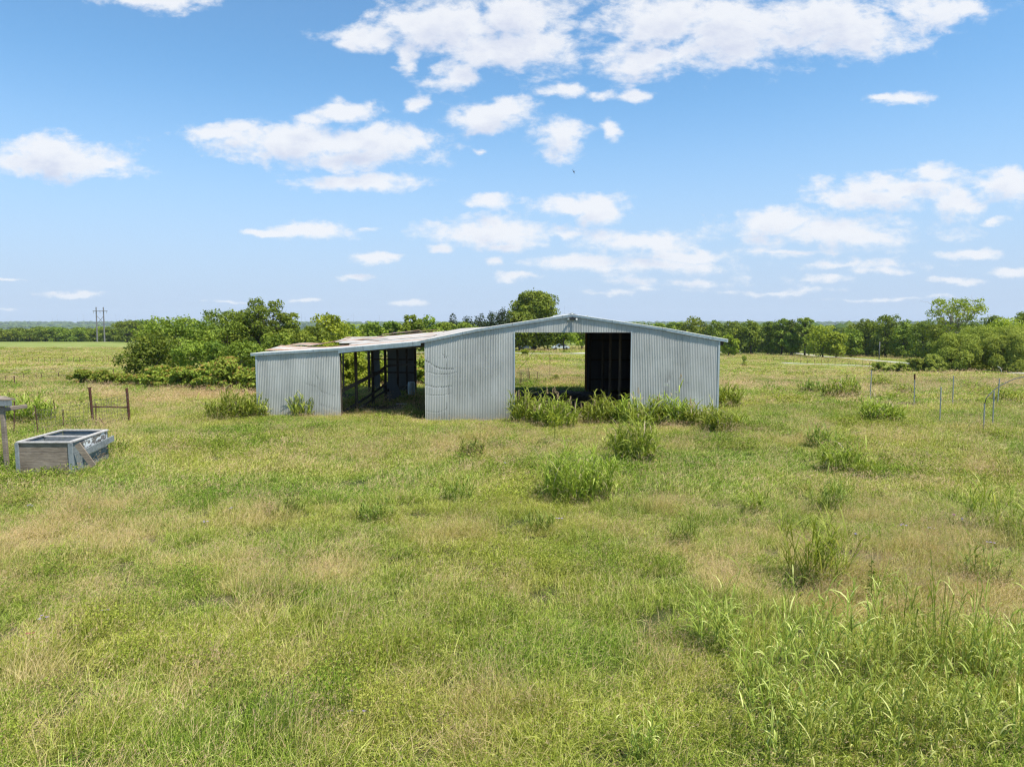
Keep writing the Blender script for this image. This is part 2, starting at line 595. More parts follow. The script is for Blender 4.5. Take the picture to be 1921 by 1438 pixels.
M_WALL = galvanised('galvanised_wall', (.43, .43, .405), metal=.20, rough=.5)
M_WALLIN = galvanised('shaded_barn_sheet', (.085, .085, .09), metal=.1, rough=.8)  # darker copy of the wall sheet, indoor shade put into its colour
M_WALLMID = galvanised('half_shaded_barn_sheet', (.12, .13, .133), metal=.1, rough=.7)  # lean-to sheet, darkened in colour for the shade under the roof
M_TRIMD = galvanised('dull_trim', (.40, .44, .45), metal=.2, rough=.5, sheetw=2.4)
M_ROOF = galvanised('old_roof_sheet', (.47, .45, .42), rust=.16, metal=.1, rough=.55, sheetw=.8, axis=1)
M_ROOFCLEAN = galvanised('newer_roof_sheet', (.54, .54, .53), rust=.02, metal=.1, rough=.5, sheetw=.8, axis=1)
M_ROOFRUST = galvanised('rusty_roof_sheet', (.47, .43, .39), rust=.30, metal=.1, rough=.6, sheetw=.8, axis=1)
M_TRIM = galvanised('galvanised_trim', (.70, .71, .70), metal=.15, rough=.45, sheetw=2.4)


def wood_mat(name, dark, light, axis=(1, 1, 12), scale=1.0, rough=.9):
    m, N, o = new_mat(name)
    P = objco(N)
    g = N.noise(N.vmath('MULTIPLY', P, axis), 3.0 * scale, 7, .65, .4)
    b = N.noise(P, 1.7 * scale, 4)
    k = N.noise(N.vmath('MULTIPLY', P, axis), 14 * scale, 3)
    f = N.math('ADD', N.math('MULTIPLY', g, .6), N.math('ADD', N.math('MULTIPLY', b, .3), N.math('MULTIPLY', k, .15)))
    principled(N, o, N.ramp(f, [(.36, dark), (.66, light)]), rough, bump=f, bstr=.5, bdist=.012)
    return m


M_WOOD = wood_mat('weathered_wood', (.08, .058, .042), (.33, .27, .21), (1.2, 1.2, 12))
M_WOODG = wood_mat('grey_painted_wood', (.12, .135, .14), (.27, .295, .30), (3, 3, 3))
M_RIM = wood_mat('pale_wood_rim', (.27, .25, .23), (.56, .53, .50), (3, 3, 3))
M_POST = wood_mat('barn_post', (.06, .045, .032), (.19, .145, .105), (9, 9, 1.2))
M_POSTD = wood_mat('dark_barn_wood', (.035, .027, .02), (.10, .08, .06), (2, 2, 2))
M_RUST = wood_mat('rusty_pipe', (.035, .014, .010), (.125, .048, .028), (6, 6, 6), rough=.85)
M_TPOST = wood_mat('rusty_steel_post', (.06, .03, .02), (.15, .08, .055), (6, 6, 6), rough=.8)
M_CONC = wood_mat('pale_board', (.42, .36, .30), (.68, .60, .52), (2, 2, 2))

m, N, o = new_mat('peeling_paint_board'); M_PEEL = m
P = objco(N)
n = N.noise(N.vmath('MULTIPLY', P, (1, 1.1, 2.2)), 3.4, 7, .6, .5)
f = N.maprange(n, .50, .53)
principled(N, o, N.mix(f, N.ramp(N.noise(P, 5, 4), [(.3, (.10, .095, .085)), (.7, (.22, .2, .18))]), (.66, .68, .68)), .85, bump=f, bstr=.5, bdist=.01)


def plain(name, c, rough=.7, metal=0., nz=.25, scale=8.):
    m, N, o = new_mat(name)
    n = N.noise(objco(N), scale, 5)
    principled(N, o, N.ramp(n, [(.25, tuple(q * (1 - nz) for q in c)), (.75, tuple(min(1, q * (1 + nz)) for q in c))]), rough, metal, bump=n, bstr=.1, bdist=.01)
    return m


M_GALV = plain('galvanised_pipe', (.33, .34, .33), .5, .4)
M_WIRE = plain('wire', (.14, .12, .10), .7, .3)
M_BLACK = plain('black_fitting', (.03, .03, .03), .5)
M_LAMPGLASS = plain('lamp_lens', (.6, .6, .58), .2)
M_BUCKET = plain('pale_plastic', (.50, .58, .60), .5)
M_POLE = plain('weathered_pole', (.17, .165, .17), .85)
M_TURB = plain('turbine_white', (.40, .44, .52), .5, nz=.05)
M_BIRD = plain('dark_feather', (.012, .016, .03), .5)
M_CARW = plain('pale_car_paint', (.55, .6, .66), .3, .1, .04)
M_CARB = plain('blue_grey_car_paint', (.16, .20, .28), .3, .2, .04)
M_GLASS = plain('car_glass', (.02, .025, .03), .08, 0, .05)
M_TYRE = plain('tyre', (.02, .02, .02), .8)

# ------------------------------------------------------------------ ground
# dry, tan patches and lush patches of the meadow: (picture point that the patch lies at, half sizes in metres, strength)
def _spots(lst):
    r = []
    for (px, py, rx, ry, s) in lst:
        g_ = ghit(px, py)
        r.append((g_.x, g_.y, rx, ry, s))
    return r


TAN = _spots([(560, 850, 3.2, 1.6, .5), (880, 835, 3.2, 1.6, .45), (640, 730, 5, 3, .0), (330, 745, 6, 2.6, .55), (450, 740, 4, 2.5, .45), (250, 1030, 3.4, .9, .55), (60, 1010, 1.6, .8, .45),
              (420, 975, 2.5, .9, .35), (160, 950, 2.5, .8, .4), (1120, 815, 2.5, 1.6, .4), (1620, 830, 4, 2.5, .4), (1860, 890, 3.4, 1.5, .4), (1250, 840, 3, 1, .3),
              (1700, 990, 2, .8, .3), (1780, 1120, 2.4, 1.0, .55), (1500, 1130, 2, .8, .3), (520, 1140, 1.2, .4, .4), (100, 1370, .7, .5, .5), (170, 1250, .7, .4, .4),
              (1480, 720, 9, 4, .4), (1700, 700, 12, 6, .35), (1040, 700, 8, 8, .35), (150, 690, 20, 8, .55), (560, 1330, .8, .4, .3), (860, 1080, 1.5, .6, .25), (1120, 1270, 1.2, .6, .3), (700, 1010, 1.6, .7, .3), (1250, 1150, 1.4, .8, .3)])
LUSH = _spots([(680, 905, 3.2, 2.0, .55), (260, 890, 3.0, 1.2, .6), (420, 800, 4, 1.6, .3), (1300, 870, 2.6, 2, .5), (1440, 770, 4, 3, .45), (1550, 780, 6, 2.5, .4), (700, 985, 1.6, .5, .5),
               (1380, 740, 3, 3, .4), (900, 960, 2, 1, .3), (400, 1350, 1.6, .8, .4), (720, 1180, 1.5, .8, .3), (90, 790, 3, 2, .4), (100, 725, 8, 5, .4), (300, 1200, 1.4, .7, .35), (60, 1150, .8, .6, .3),
               (1100, 700, 3, 2.5, .5), (1700, 1380, 2, 1, .8), (1600, 1300, 1.6, .8, .6), (1850, 1330, 1.5, .8, .6), (1000, 1200, 2, 1, .2), (1800, 850, 3, 1.2, .3), (1560, 960, 1.6, .7, .3)])


def dryness(x, y):
    """0 lush green ... 1 dry tan, for the blades and for the soil sheet under them"""
    x = np.asarray(x, float); y = np.asarray(y, float)
    wx = x + 1.6 * (fbm(x / 2.3, y / 2.3, 41, 3) - .5); wy = y + 1.6 * (fbm(x / 2.3, y / 2.3, 47, 3) - .5)
    sc = np.clip(y / 30, .55, 3)
    d = .285 + .66 * (fbm(wx / 3.4, wy / 2.2, 5, 5, .6) - .5) + 1.15 * (fbm(wx / 1.0, wy / .75, 15, 3) - .5) + .45 * (fbm(x / 17., y / 13., 8, 3) - .5)
    for (a, b, rx, ry, s) in TAN:
        d = d + .5 * s * np.exp(-((wx - a) / rx) ** 2 - ((wy - b) / ry) ** 2)
    for (a, b, rx, ry, s) in LUSH:
        d = d - s * np.exp(-((wx - a) / rx) ** 2 - ((wy - b) / ry) ** 2)
    return np.clip(d, 0, 1)


_ys = np.concatenate([np.linspace(-22, 4, 14), np.exp(np.linspace(math.log(4.4), math.log(60), 150)), np.exp(np.linspace(math.log(61.5), math.log(9500), 170))])
_ss = np.linspace(-1.75, 1.75, 240)
YY, SS = np.meshgrid(_ys, _ss, indexing='ij')
XX = SS * (YY + 34)
ZZ = gz(XX, YY)
nr, nc = YY.shape
idx = np.arange(nr * nc).reshape(nr, nc)
quads = np.stack([idx[:-1, :-1], idx[:-1, 1:], idx[1:, 1:], idx[1:, :-1]], -1).reshape(-1, 4)
gb = MB()
gb.add(np.stack([XX, YY, ZZ], -1).reshape(-1, 3), quads, dryness(XX.ravel(), YY.ravel()))

m, N, o = new_mat('meadow_soil'); M_GROUND = m
P = geopos(N)
sx = N.new('ShaderNodeSeparateXYZ'); N.put(sx.inputs[0], P)
d = attr(N, 'shade')
n1 = N.noise(P, .35, 9, .66, .3)
n2 = N.noise(P, 3.5, 6, .7)
n3 = N.noise(N.vmath('MULTIPLY', P, (.012, .03, .03)), 1.0, 8, .62, .5)
fine = N.math('ADD', N.math('MULTIPLY', N.math('SUBTRACT', n1, .5), .9), N.math('MULTIPLY', N.math('SUBTRACT', n2, .5), .7))
f = N.math('ADD', d, N.math('MULTIPLY', fine, .8))
nearc = N.ramp(f, [(0.05, (.045, .055, .016)), (.45, (.075, .075, .028)), (.8, (.13, .11, .055)), (1.0, (.20, .155, .09))])
ff = N.math('ADD', N.math('MULTIPLY', f, .55), N.math('MULTIPLY', n3, .6))
farc = N.ramp(ff, [(.30, (.155, .20, .042)), (.52, (.215, .245, .064)), (.76, (.29, .29, .11)), (.95, (.35, .30, .155))])
dist = N.maprange(sx.outputs[1], 40, 130)
c = N.mix(dist, nearc, farc)
# beyond the near fields: scattered woods and pastures on the far hills
wn = N.noise(N.vmath('MULTIPLY', P, (.0035, .0016, .002)), 1.0, 9, .7, .6)
far2 = N.ramp(wn, [(.47, (.028, .050, .018)), (.56, (.055, .085, .028)), (.64, (.15, .18, .06)), (.72, (.28, .25, .13))])
c = N.mix(N.maprange(sx.outputs[1], 560, 760), c, far2)
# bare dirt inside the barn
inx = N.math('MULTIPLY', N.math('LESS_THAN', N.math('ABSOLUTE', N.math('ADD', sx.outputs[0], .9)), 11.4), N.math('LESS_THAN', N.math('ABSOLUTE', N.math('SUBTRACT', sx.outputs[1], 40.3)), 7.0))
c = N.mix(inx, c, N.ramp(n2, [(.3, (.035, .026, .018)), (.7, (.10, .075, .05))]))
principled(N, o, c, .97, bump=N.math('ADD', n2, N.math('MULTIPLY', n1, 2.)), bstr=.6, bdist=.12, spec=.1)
ground = gb.build('ground', M_GROUND, smooth=True)
tag(ground, kind='structure')


def strip(name, pts, width, mat, lift, n_across=5, step=1.5, wob=.25, seed=3):
    """a track laid on the ground as a sheet a little above it"""
    pts = [Vector((p[0], p[1], 0)) for p in pts]
    dense = []
    for a, b in zip(pts[:-1], pts[1:]):
        k = max(2, int((b - a).length / step))
        dense += [a.lerp(b, i / k) for i in range(k)]
    dense.append(pts[-1])
    # smooth the corners
    for _ in range(6):
        dense = [dense[0]] + [(dense[i - 1] + dense[i] * 2 + dense[i + 1]) / 4 for i in range(1, len(dense) - 1)] + [dense[-1]]
    V = []
    for i, p in enumerate(dense):
        t = (dense[min(i + 1, len(dense) - 1)] - dense[max(0, i - 1)]).normalized()
        s = Vector((t.y, -t.x, 0))
        for k in range(n_across):
            u = k / (n_across - 1) - .5
            w = width + wob * (vnoise(i * .35 + k * 5, 3.3, seed) - .5) * 2
            q = p + s * u * w
            V.append((q.x, q.y, G(q.x, q.y) + lift - .035 * abs(u) * 2))
    Fq = [(i * n_across + k, i * n_across + k + 1, (i + 1) * n_across + k + 1, (i + 1) * n_across + k) for i in range(len(dense) - 1) for k in range(n_across - 1)]
    b = MB(); b.add(V, Fq)
    return tag(b.build(name, mat, smooth=True), kind='structure')


m, N, o = new_mat('pale_gravel'); M_GRAVEL = m
n = N.noise(geopos(N), 1.4, 8, .7)
principled(N, o, N.ramp(n, [(.3, (.27, .25, .21)), (.7, (.47, .44, .39))]), .95, bump=n, bstr=.3)
road_px = [(1075, 663.5), (1200, 660), (1400, 656.5), (1478, 660), (1530, 667), (1600, 672.5), (1660, 677.5), (1716, 683), (1790, 690), (1880, 697), (1960, 703)]
rp = [ghit(a, b) for a, b in road_px]
rp = [Vector((-40, rp[0].y + 25, 0)), Vector((0, rp[0].y + 5, 0))] + rp
strip('gravel_road', rp, 2.8, M_GRAVEL, .06)
rp2 = [ghit(a, b) for a, b in [(1470, 680), (1485, 681.5), (1560, 683.5), (1600, 685), (1640, 687)]]
strip('gravel_track', rp2, 2.2, M_GRAVEL, .06, wob=.8)

# ------------------------------------------------------------------ barn
YF, YB = 33.0, 47.0
rngb = random.Random(5)
barn = thing('barn', 'long low corrugated metal barn with an open lean-to bay and a wide open doorway', 'barn', (2.9, YF, G(2.9, YF)))


def roofz_px(px, py, Y=YF):
    return at(px, py, Y).z


_rx = [at(p, 600, YF).x for p in (470, 639, 782, 895, 1073, 1250, 1365)]
_rz = [roofz_px(470, 663), roofz_px(639, 652.5), roofz_px(782, 640.5), roofz_px(895, 617), roofz_px(1073, 589.5), roofz_px(1250, 616), roofz_px(1365, 637)]


def roof_top(x, y=YF):
    z = float(np.interp(x, _rx, _rz))
    if x < _rx[3]:
        z += max(0, min(1, (y - 36) / 10)) * .30 * min(1, (_rx[3] - x) / 2)
    return z


X_L = at(482, 700, YF).x; X_B = at(637.5, 700, YF).x; X_M = at(797, 700, YF).x
X_D0 = at(966, 700, YF).x; X_D1 = at(1182.5, 700, YF).x; X_R = at(1348, 700, YF).x
Z_HEAD = at(1070, 623.5, YF).z
PITCHC = 0.080

# long creases pressed into the sheet by cattle, each an arc (picture points) with width and depth
CREASES = []
for pts_, wd, dp in [([(797, 676), (805, 680), (815, 687), (825, 691), (838, 692), (850, 692)], .05, .035),
                     ([(800, 697), (815, 701), (830, 702), (845, 701), (856, 698)], .035, .022),
                     ([(797, 722), (815, 726), (832, 726), (846, 724)], .05, .026),
                     ([(799, 740), (815, 741.5), (830, 741), (846, 738)], .03, .020),
                     ([(800, 771), (815, 774), (830, 772), (840, 764)], .03, .018),
                     ([(829, 662), (834, 671), (836, 668), (838, 672), (842, 667)], .03, .022),
                     ([(836, 645), (834, 665), (838, 690), (841, 730), (837, 770)], .035, .014),
                     ([(570, 718), (590, 724), (605, 735), (628, 742)], .05, .014), ([(590, 700), (600, 715), (597, 732)], .05, .012),
                     ([(1255, 700), (1250, 730), (1245, 760)], .25, .02), ([(1238, 739), (1247, 738.5)], .03, .03), ([(1287, 718), (1291, 720)], .03, .02),
                     ([(600, 758), (615, 763), (634, 768)], .08, .012)]:
    w = [at(a, b, YF) for a, b in pts_]
    CREASES.append(([(p.x, p.z) for p in w], wd, dp))


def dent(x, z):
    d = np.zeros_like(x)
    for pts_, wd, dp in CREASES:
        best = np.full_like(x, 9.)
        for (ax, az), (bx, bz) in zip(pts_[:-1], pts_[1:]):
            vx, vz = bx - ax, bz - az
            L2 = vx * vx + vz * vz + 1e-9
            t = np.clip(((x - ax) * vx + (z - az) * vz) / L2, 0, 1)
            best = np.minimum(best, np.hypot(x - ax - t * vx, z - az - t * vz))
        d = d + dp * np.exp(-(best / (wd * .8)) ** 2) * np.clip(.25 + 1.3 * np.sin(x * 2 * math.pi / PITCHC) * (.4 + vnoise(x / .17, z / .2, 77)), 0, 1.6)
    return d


def corr_wall(x0, x1, bot, top, y, rows, seam=True, amp=.0095, facing=-1, wav=.018, seed=1, pitch=PITCHC):
    n = max(4, int((x1 - x0) / pitch * 8))
    xs = np.linspace(x0, x1, n)
    b = np.array([bot(x) for x in xs]); t = np.array([top(x) for x in xs])
    f = np.linspace(0, 1, rows)[:, None]
    Zg = b[None] * (1 - f) + t[None] * f
    Xg = np.broadcast_to(xs[None], Zg.shape)
    am = amp * np.clip(.30 + 1.35 * fbm(Xg / 1.1, Zg / 2.6, seed + 20, 3), .25, 1.4)
    Yg = y + facing * am * np.sin(Xg * 2 * math.pi / pitch) + wav * (fbm(Xg / .8, Zg / 1.3, seed, 3) - .5) * 2 * (-facing)
    Yg = Yg + dent(Xg, Zg) * (-facing) * .6
    # some sheet edges stand proud
    V = np.stack([Xg, Yg, Zg], -1).reshape(-1, 3)
    i = np.arange(rows * n).reshape(rows, n)
    q = np.stack([i[:-1, :-1], i[:-1, 1:], i[1:, 1:], i[1:, :-1]], -1).reshape(-1, 4)
    return V, q, .5 + .5 * np.clip(dent(Xg, Zg) / .024, 0, 1).ravel() * (fbm(Xg / .12, Zg / .2, 5, 2).ravel() > .38)  # tint follows the dents, for the painted crease shading


def corr_wall_y(y0, y1, botf, topf, x, rows=10, amp=.012, seed=2):
    n = int((y1 - y0) / PITCHC * 6)
    ys = np.linspace(y0, y1, n)
    b = np.array([botf(v) for v in ys]); t = np.array([topf(v) for v in ys])
    f = np.linspace(0, 1, rows)[:, None]
    Zg = b[None] * (1 - f) + t[None] * f
    Yg = np.broadcast_to(ys[None], Zg.shape)
    Xg = x + amp * np.sin(Yg * 2 * math.pi / PITCHC) + .02 * (fbm(Yg / .8, Zg / 1.3, seed, 3) - .5)
    V = np.stack([Xg, Yg, Zg], -1).reshape(-1, 3)
    i = np.arange(rows * n).reshape(rows, n)
    return V, np.stack([i[:-1, :-1], i[:-1, 1:], i[1:, 1:], i[1:, :-1]], -1).reshape(-1, 4)


under = lambda x: roof_top(x) - .10
gbot = lambda x: G(x, YF) - .12
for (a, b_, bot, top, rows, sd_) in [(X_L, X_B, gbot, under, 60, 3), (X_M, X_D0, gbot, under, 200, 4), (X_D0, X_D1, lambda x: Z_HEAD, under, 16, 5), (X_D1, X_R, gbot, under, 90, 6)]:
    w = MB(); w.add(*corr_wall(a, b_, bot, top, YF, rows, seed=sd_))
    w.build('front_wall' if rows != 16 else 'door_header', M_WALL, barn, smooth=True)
# corner and jamb trims
for x in (X_D0, X_D1):
    s = -1 if x == X_D0 else 1
    tr = MB(); tr.box((min(x, x + s * .06), YF - .035, G(x, YF)), (max(x, x + s * .06), YF - .018, Z_HEAD + .05))
    tr.build('door_trim', M_TRIMD, barn)
for x in (X_L, X_R):
    tr = MB(); tr.box((x - .05, YF - .03, G(x, YF) - .1), (x + .035, YF + .06, under(x) - .01)); tr.build('corner_trim', M_TRIMD, barn)
# side walls
for x, nm, y1 in ((X_R, 'side_wall', YB), (X_L, 'side_wall', 40.5)):
    w = MB(); w.add(*corr_wall_y(YF + .05, y1, lambda y, x=x: G(x, y) - .12, lambda y, x=x: roof_top(x, y) - .14, x)); w.build(nm, M_WALL, barn, smooth=True)
# wall between the main hall and the lean-to stops short of the front and is patchy
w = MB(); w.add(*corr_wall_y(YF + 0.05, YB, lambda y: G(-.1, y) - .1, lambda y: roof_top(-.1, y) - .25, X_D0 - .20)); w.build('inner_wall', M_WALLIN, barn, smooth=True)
# back wall with its opening, seen through the front doorway
BX0, BX1 = at(955, 700, YB).x, at(1097, 700, YB).x
BZ = 4.42
for (a, b_, bot, top) in [(X_D0 - .2, BX0, lambda x: G(x, YB) - .1, lambda x: roof_top(x, YB) - .15), (BX0, BX1, lambda x: BZ, lambda x: roof_top(x, YB) - .12), (BX1, X_R, lambda x: G(x, YB) - .1, lambda x: roof_top(x, YB) - .15)]:
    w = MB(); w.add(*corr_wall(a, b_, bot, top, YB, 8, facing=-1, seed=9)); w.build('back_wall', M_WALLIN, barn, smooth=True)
# back sheets of the lean-to bay
for (p0, p1) in ((700, 713), (727, 781)):
    a, b_ = at(p0, 700, YB).x, at(p1, 700, YB).x
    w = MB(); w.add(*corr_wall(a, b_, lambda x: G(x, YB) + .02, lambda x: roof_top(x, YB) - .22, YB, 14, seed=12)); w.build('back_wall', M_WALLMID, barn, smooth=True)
w = MB(); w.beam((BX1 + .06, YB - .09, G(BX1, YB)), (BX1 + .06, YB - .09, BZ + .1), .14, .14, up=(0, 1, 0)); w.build('door_jamb', plain('raw_timber', (.30, .16, .07), .9), barn)
w = MB(); w.beam((X_D0 - .06, YF + .12, G(X_D0, YF)), (X_D0 - .06, YF + .12, Z_HEAD + .3), .14, .14, up=(0, 1, 0)); w.build('door_jamb', M_POSTD, barn)
w = MB(); w.beam((X_D1 + .08, YF + .12, G(X_D1, YF)), (X_D1 + .08, YF + .12, Z_HEAD + .3), .14, .14, up=(0, 1, 0)); w.build('door_jamb', M_POSTD, barn)


# roof: sheets with ribs running down the slope
def roof_sheet(xa, xb, y0, y1, mat, lift=lambda x, y: 0.0, name='roof_sheet', amp=.014, nx=14, par=None):
    ny = max(3, int((y1 - y0) / PITCHC * 4) + 1)
    xs = np.unique(np.concatenate([np.linspace(xa, xb, nx), [v for v in _rx if xa < v < xb]]))
    ys = np.linspace(y0, y1, ny)
    V = []
    for x in xs:
        for y in ys:
            V.append((x, y, roof_top(x, y) + amp * math.sin(y * 2 * math.pi / PITCHC) + lift(x, y)))
    nx_ = len(xs)
    i = np.arange(nx_ * ny).reshape(nx_, ny)
    q = np.stack([i[:-1, :-1], i[1:, :-1], i[1:, 1:], i[:-1, 1:]], -1).reshape(-1, 4)
    b = MB(); b.add(np.array(V), q)
    return b.build(name, mat, barn if par is None else par, smooth=True)


XRIDGE = _rx[4]
OV = .07
nmain = 0
y = YF - OV
XEAVE_R = _rx[6]
XE_L = _rx[0]
while y < YB + .3:
    y1 = min(y + .80, YB + .4)
    k = nmain * .0
    roof_sheet(XRIDGE, XEAVE_R, y, y1 + .03, M_ROOFCLEAN, lambda x, y_, k=k: .002 * (nmain % 2))
    roof_sheet(_rx[2], XRIDGE, y, y1 + .03, M_ROOFCLEAN if nmain < 3 else M_ROOF, lambda x, y_: .002 * (nmain % 2), nx=8)
    # lean-to: whole at the front, broken further back
    if y < YF + 1.0:
        roof_sheet(XE_L, _rx[2] + .1, y, y1 + .03, M_ROOFCLEAN, lambda x, y_: .006)
    elif y < YF + 3.4:
        a = rngb.uniform(.0, .12)
        roof_sheet(XE_L + a, _rx[2] + .1, y, y1 + .03, M_ROOF if nmain % 2 else M_ROOFRUST,
                   lambda x, y_, a=a: .006 + .10 * max(0, (-10.0 - x) / 2.6) ** 1.5 * (y_ - YF) / 1.6)
    elif y < YF + 5:
        roof_sheet(XE_L + .2, XE_L + 2.0, y, y1 + .03, M_ROOFRUST, lambda x, y_: .16 + .06 * math.sin(x * 2))
        roof_sheet(XE_L + 3.4 + rngb.uniform(-.4, .4), _rx[2] + .1, y, y1 + .03, M_ROOF, lambda x, y_: .01)
    else:
        a = XE_L + 2.6 + (y - YF - 5) * -.12 + rngb.uniform(-.35, .35)
        l0 = rngb.uniform(0, .05)
        roof_sheet(a, _rx[2] + .1, y, y1 + .05, M_ROOFRUST if nmain % 3 == 0 else M_ROOF, lambda x, y_, a=a, l0=l0: l0 + .09 * max(0, 1 - (x - a) / 2.0))
    nmain += 1
    y = y1
# a few loose sheets lying on the lean-to roof
for (xa, xb, y0, y1, l0, sl) in [(-9.6, -7.3, 40.2, 41.0, .10, .05), (-8.7, -6.2, 45.6, 46.4, .16, .04), (-11.0, -8.9, 36.6, 37.3, .12, .10), (-6.8, -4.9, 46.2, 46.9, .18, .0)]:
    roof_sheet(xa, xb, y0, y1, M_ROOFRUST, lambda x, y_, xa=xa, l0=l0, sl=sl: l0 + sl * (x - xa), name='loose_sheet')
for (xa, xb, yy_) in [(-8.2, -6.2, 47.3)]:
    w = MB(); w.beam((xa, yy_, roof_top(xa, yy_) + .22), (xb, yy_, roof_top(xb, yy_) + .1), .12, .09); w.build('loose_beam', M_POSTD, barn)
# ridge cap
rc = MB()
for s in (-1, 1):
    rc.add([(XRIDGE, YF - OV - .03, roof_top(XRIDGE) + .055), (XRIDGE + s * .26, YF - OV - .03, roof_top(XRIDGE + s * .26) + .022), (XRIDGE + s * .26, YB + .4, roof_top(XRIDGE + s * .26) + .022), (XRIDGE, YB + .4, roof_top(XRIDGE) + .055)], [(0, 1, 2, 3) if s < 0 else (3, 2, 1, 0)])
rc.tube([(XRIDGE, YF - OV - .03, roof_top(XRIDGE) + .05), (XRIDGE, YB + .4, roof_top(XRIDGE) + .05)], .045, 10)
rc.build('ridge_cap', M_TRIM, barn, smooth=False)
# barge boards along the front edge of the roof: straight pieces that meet
fb_pts = [(x, z) for x, z in zip(_rx, _rz)]
fb_pts[0] = (XE_L - .02, _rz[0]); fb_pts[-1] = (XEAVE_R + .02, _rz[-1])
for k, ((xa, za), (xb, zb)) in enumerate(zip(fb_pts[:-1], fb_pts[1:])):
    w = MB()
    yf = YF - OV - .02
    if k < 5:
        w.add([(xa, yf, za - .105), (xb, yf, zb - .105), (xb, yf, zb + .012), (xa, yf, za + .012), (xa, yf + .025, za - .105), (xb, yf + .025, zb - .105), (xb, yf + .025, zb + .012), (xa, yf + .025, za + .012)],
              [(0, 1, 2, 3), (7, 6, 5, 4), (0, 4, 5, 1), (3, 2, 6, 7), (0, 3, 7, 4), (1, 5, 6, 2)])
    else:
        w.add([(xa, yf, za - .12), (xb, yf, zb - .12), (xb, yf, zb + .012), (xa, yf, za + .012), (xa, yf + .025, za - .12), (xb, yf + .025, zb - .12), (xb, yf + .025, zb + .012), (xa, yf + .025, za + .012)],
              [(0, 1, 2, 3), (7, 6, 5, 4), (0, 4, 5, 1), (3, 2, 6, 7), (0, 3, 7, 4), (1, 5, 6, 2)])
    w.tube([(xa, yf - .012, za - .0), (xb, yf - .012, zb - .0)], .018, 6)
    w.build('barge_board', M_TRIM, barn)
# beam over the lean-to opening
w = MB(); a, b_ = X_B - .05, at(790, 700, YF).x
w.add([(a, YF - .05, roof_top(a) - .24), (b_, YF - .05, roof_top(b_) - .22), (b_, YF - .05, roof_top(b_) - .10), (a, YF - .05, roof_top(a) - .12), (a, YF - .02, roof_top(a) - .24), (b_, YF - .02, roof_top(b_) - .22), (b_, YF - .02, roof_top(b_) - .10), (a, YF - .02, roof_top(a) - .12)],
      [(0, 1, 2, 3), (7, 6, 5, 4), (0, 4, 5, 1), (3, 2, 6, 7), (0, 3, 7, 4), (1, 5, 6, 2)])
w.build('lintel_trim', M_TRIM, barn)
# rafters and purlins
yy_ = YF + .25
while yy_ < YB:
    for a, b_ in ((XE_L + .2 if yy_ < 40 else XE_L + 2.2, _rx[2]), (_rx[2], XRIDGE), (XRIDGE, XEAVE_R - .1)):
        w = MB(); w.beam((a, yy_, roof_top(a, yy_) - .20), (b_, yy_, roof_top(b_, yy_) - .20), .08, .22); w.build('rafter', M_POSTD, barn)
    yy_ += 2.7
for x in np.arange(XE_L + .6, XEAVE_R, 1.25):
    y1p = YB if x > XE_L + 2.5 else 38.0
    w = MB(); w.beam((x, YF + .04, roof_top(x) - .055), (x, (YF + y1p) / 2, roof_top(x, (YF + y1p) / 2) - .055), .09, .05); w.beam((x, (YF + y1p) / 2, roof_top(x, (YF + y1p) / 2) - .055), (x, y1p, roof_top(x, y1p) - .055), .09, .05); w.build('purlin', M_POSTD, barn)


def post(px, pyb, Y, w_=.15, topz=None, mat=M_POST, name='post', round_=False):
    p = at(px, pyb, Y); x = p.x; z0 = G(x, Y) - .1
    z1 = roof_top(x, Y) - .16 if topz is None else topz
    b = MB()
    if round_:
        b.tube([(x, Y, z0), (x + .01, Y, (z0 + z1) / 2), (x, Y, z1)], [w_ * .55, w_ * .5, w_ * .46], 10)
    else:
        b.beam((x, Y, z0), (x, Y, z1), w_, w_, up=(0, 1, 0))
    return b.build(name, mat, barn, smooth=round_)


# posts of the lean-to (in depth) and of the main hall
post(639, 780, YF + .15, .16, mat=M_POSTD)
post(669, 772, 36.0, .17, round_=True)
post(700, 761, 38.8, .16, round_=True, mat=M_POSTD)
post(724, 755, 40.6, .15, mat=M_POSTD)
post(747, 746, 43.0, .14, mat=M_POSTD)
post(764, 738, 45.2, .13, mat=M_POSTD)
post(779.5, 733, 46.8, .16, mat=M_POSTD)
post(693, 735, 46.8, .16, mat=M_POSTD)
post(645, 735, 44.5, .10, mat=M_POST)
post(1162, 757, 36.5, .17, round_=True)
post(1143.5, 755, 38.6, .17, round_=True)
post(1130, 752, 41.0, .16, round_=True, mat=M_POSTD)
post(1106, 740, 46.6, .15, mat=M_POSTD)
for xx in (X_R - .12,):
    for k in range(5):
        w = MB(); yk = YF + .3 + k * 3.35; w.beam((xx, yk, G(xx, yk)), (xx, yk, roof_top(xx, yk) - .2), .13, .13, up=(0, 1, 0)); w.build('post', M_POSTD, barn)
for k in range(3):     # girts inside the right wall and the back wall
    zk = .9 + k * 1.35
    w = MB(); w.beam((X_R - .14, YF + .1, zk), (X_R - .14, YB - .1, zk), .05, .10); w.build('girt', M_POSTD, barn)
    w = MB(); w.beam((BX1 + .2, YB - .13, zk), (X_R - .2, YB - .13, zk), .05, .10); w.build('girt', M_POSTD, barn)
for zz in (1.25, 2.15, 3.25):   # girts that tie the back sheets of the lean-to
    w = MB(); w.beam((at(698, 700, YB).x, YB - .07, zz + .15), (at(781, 700, YB).x, YB - .07, zz + .12), .05, .09); w.build('girt', M_POSTD, barn)
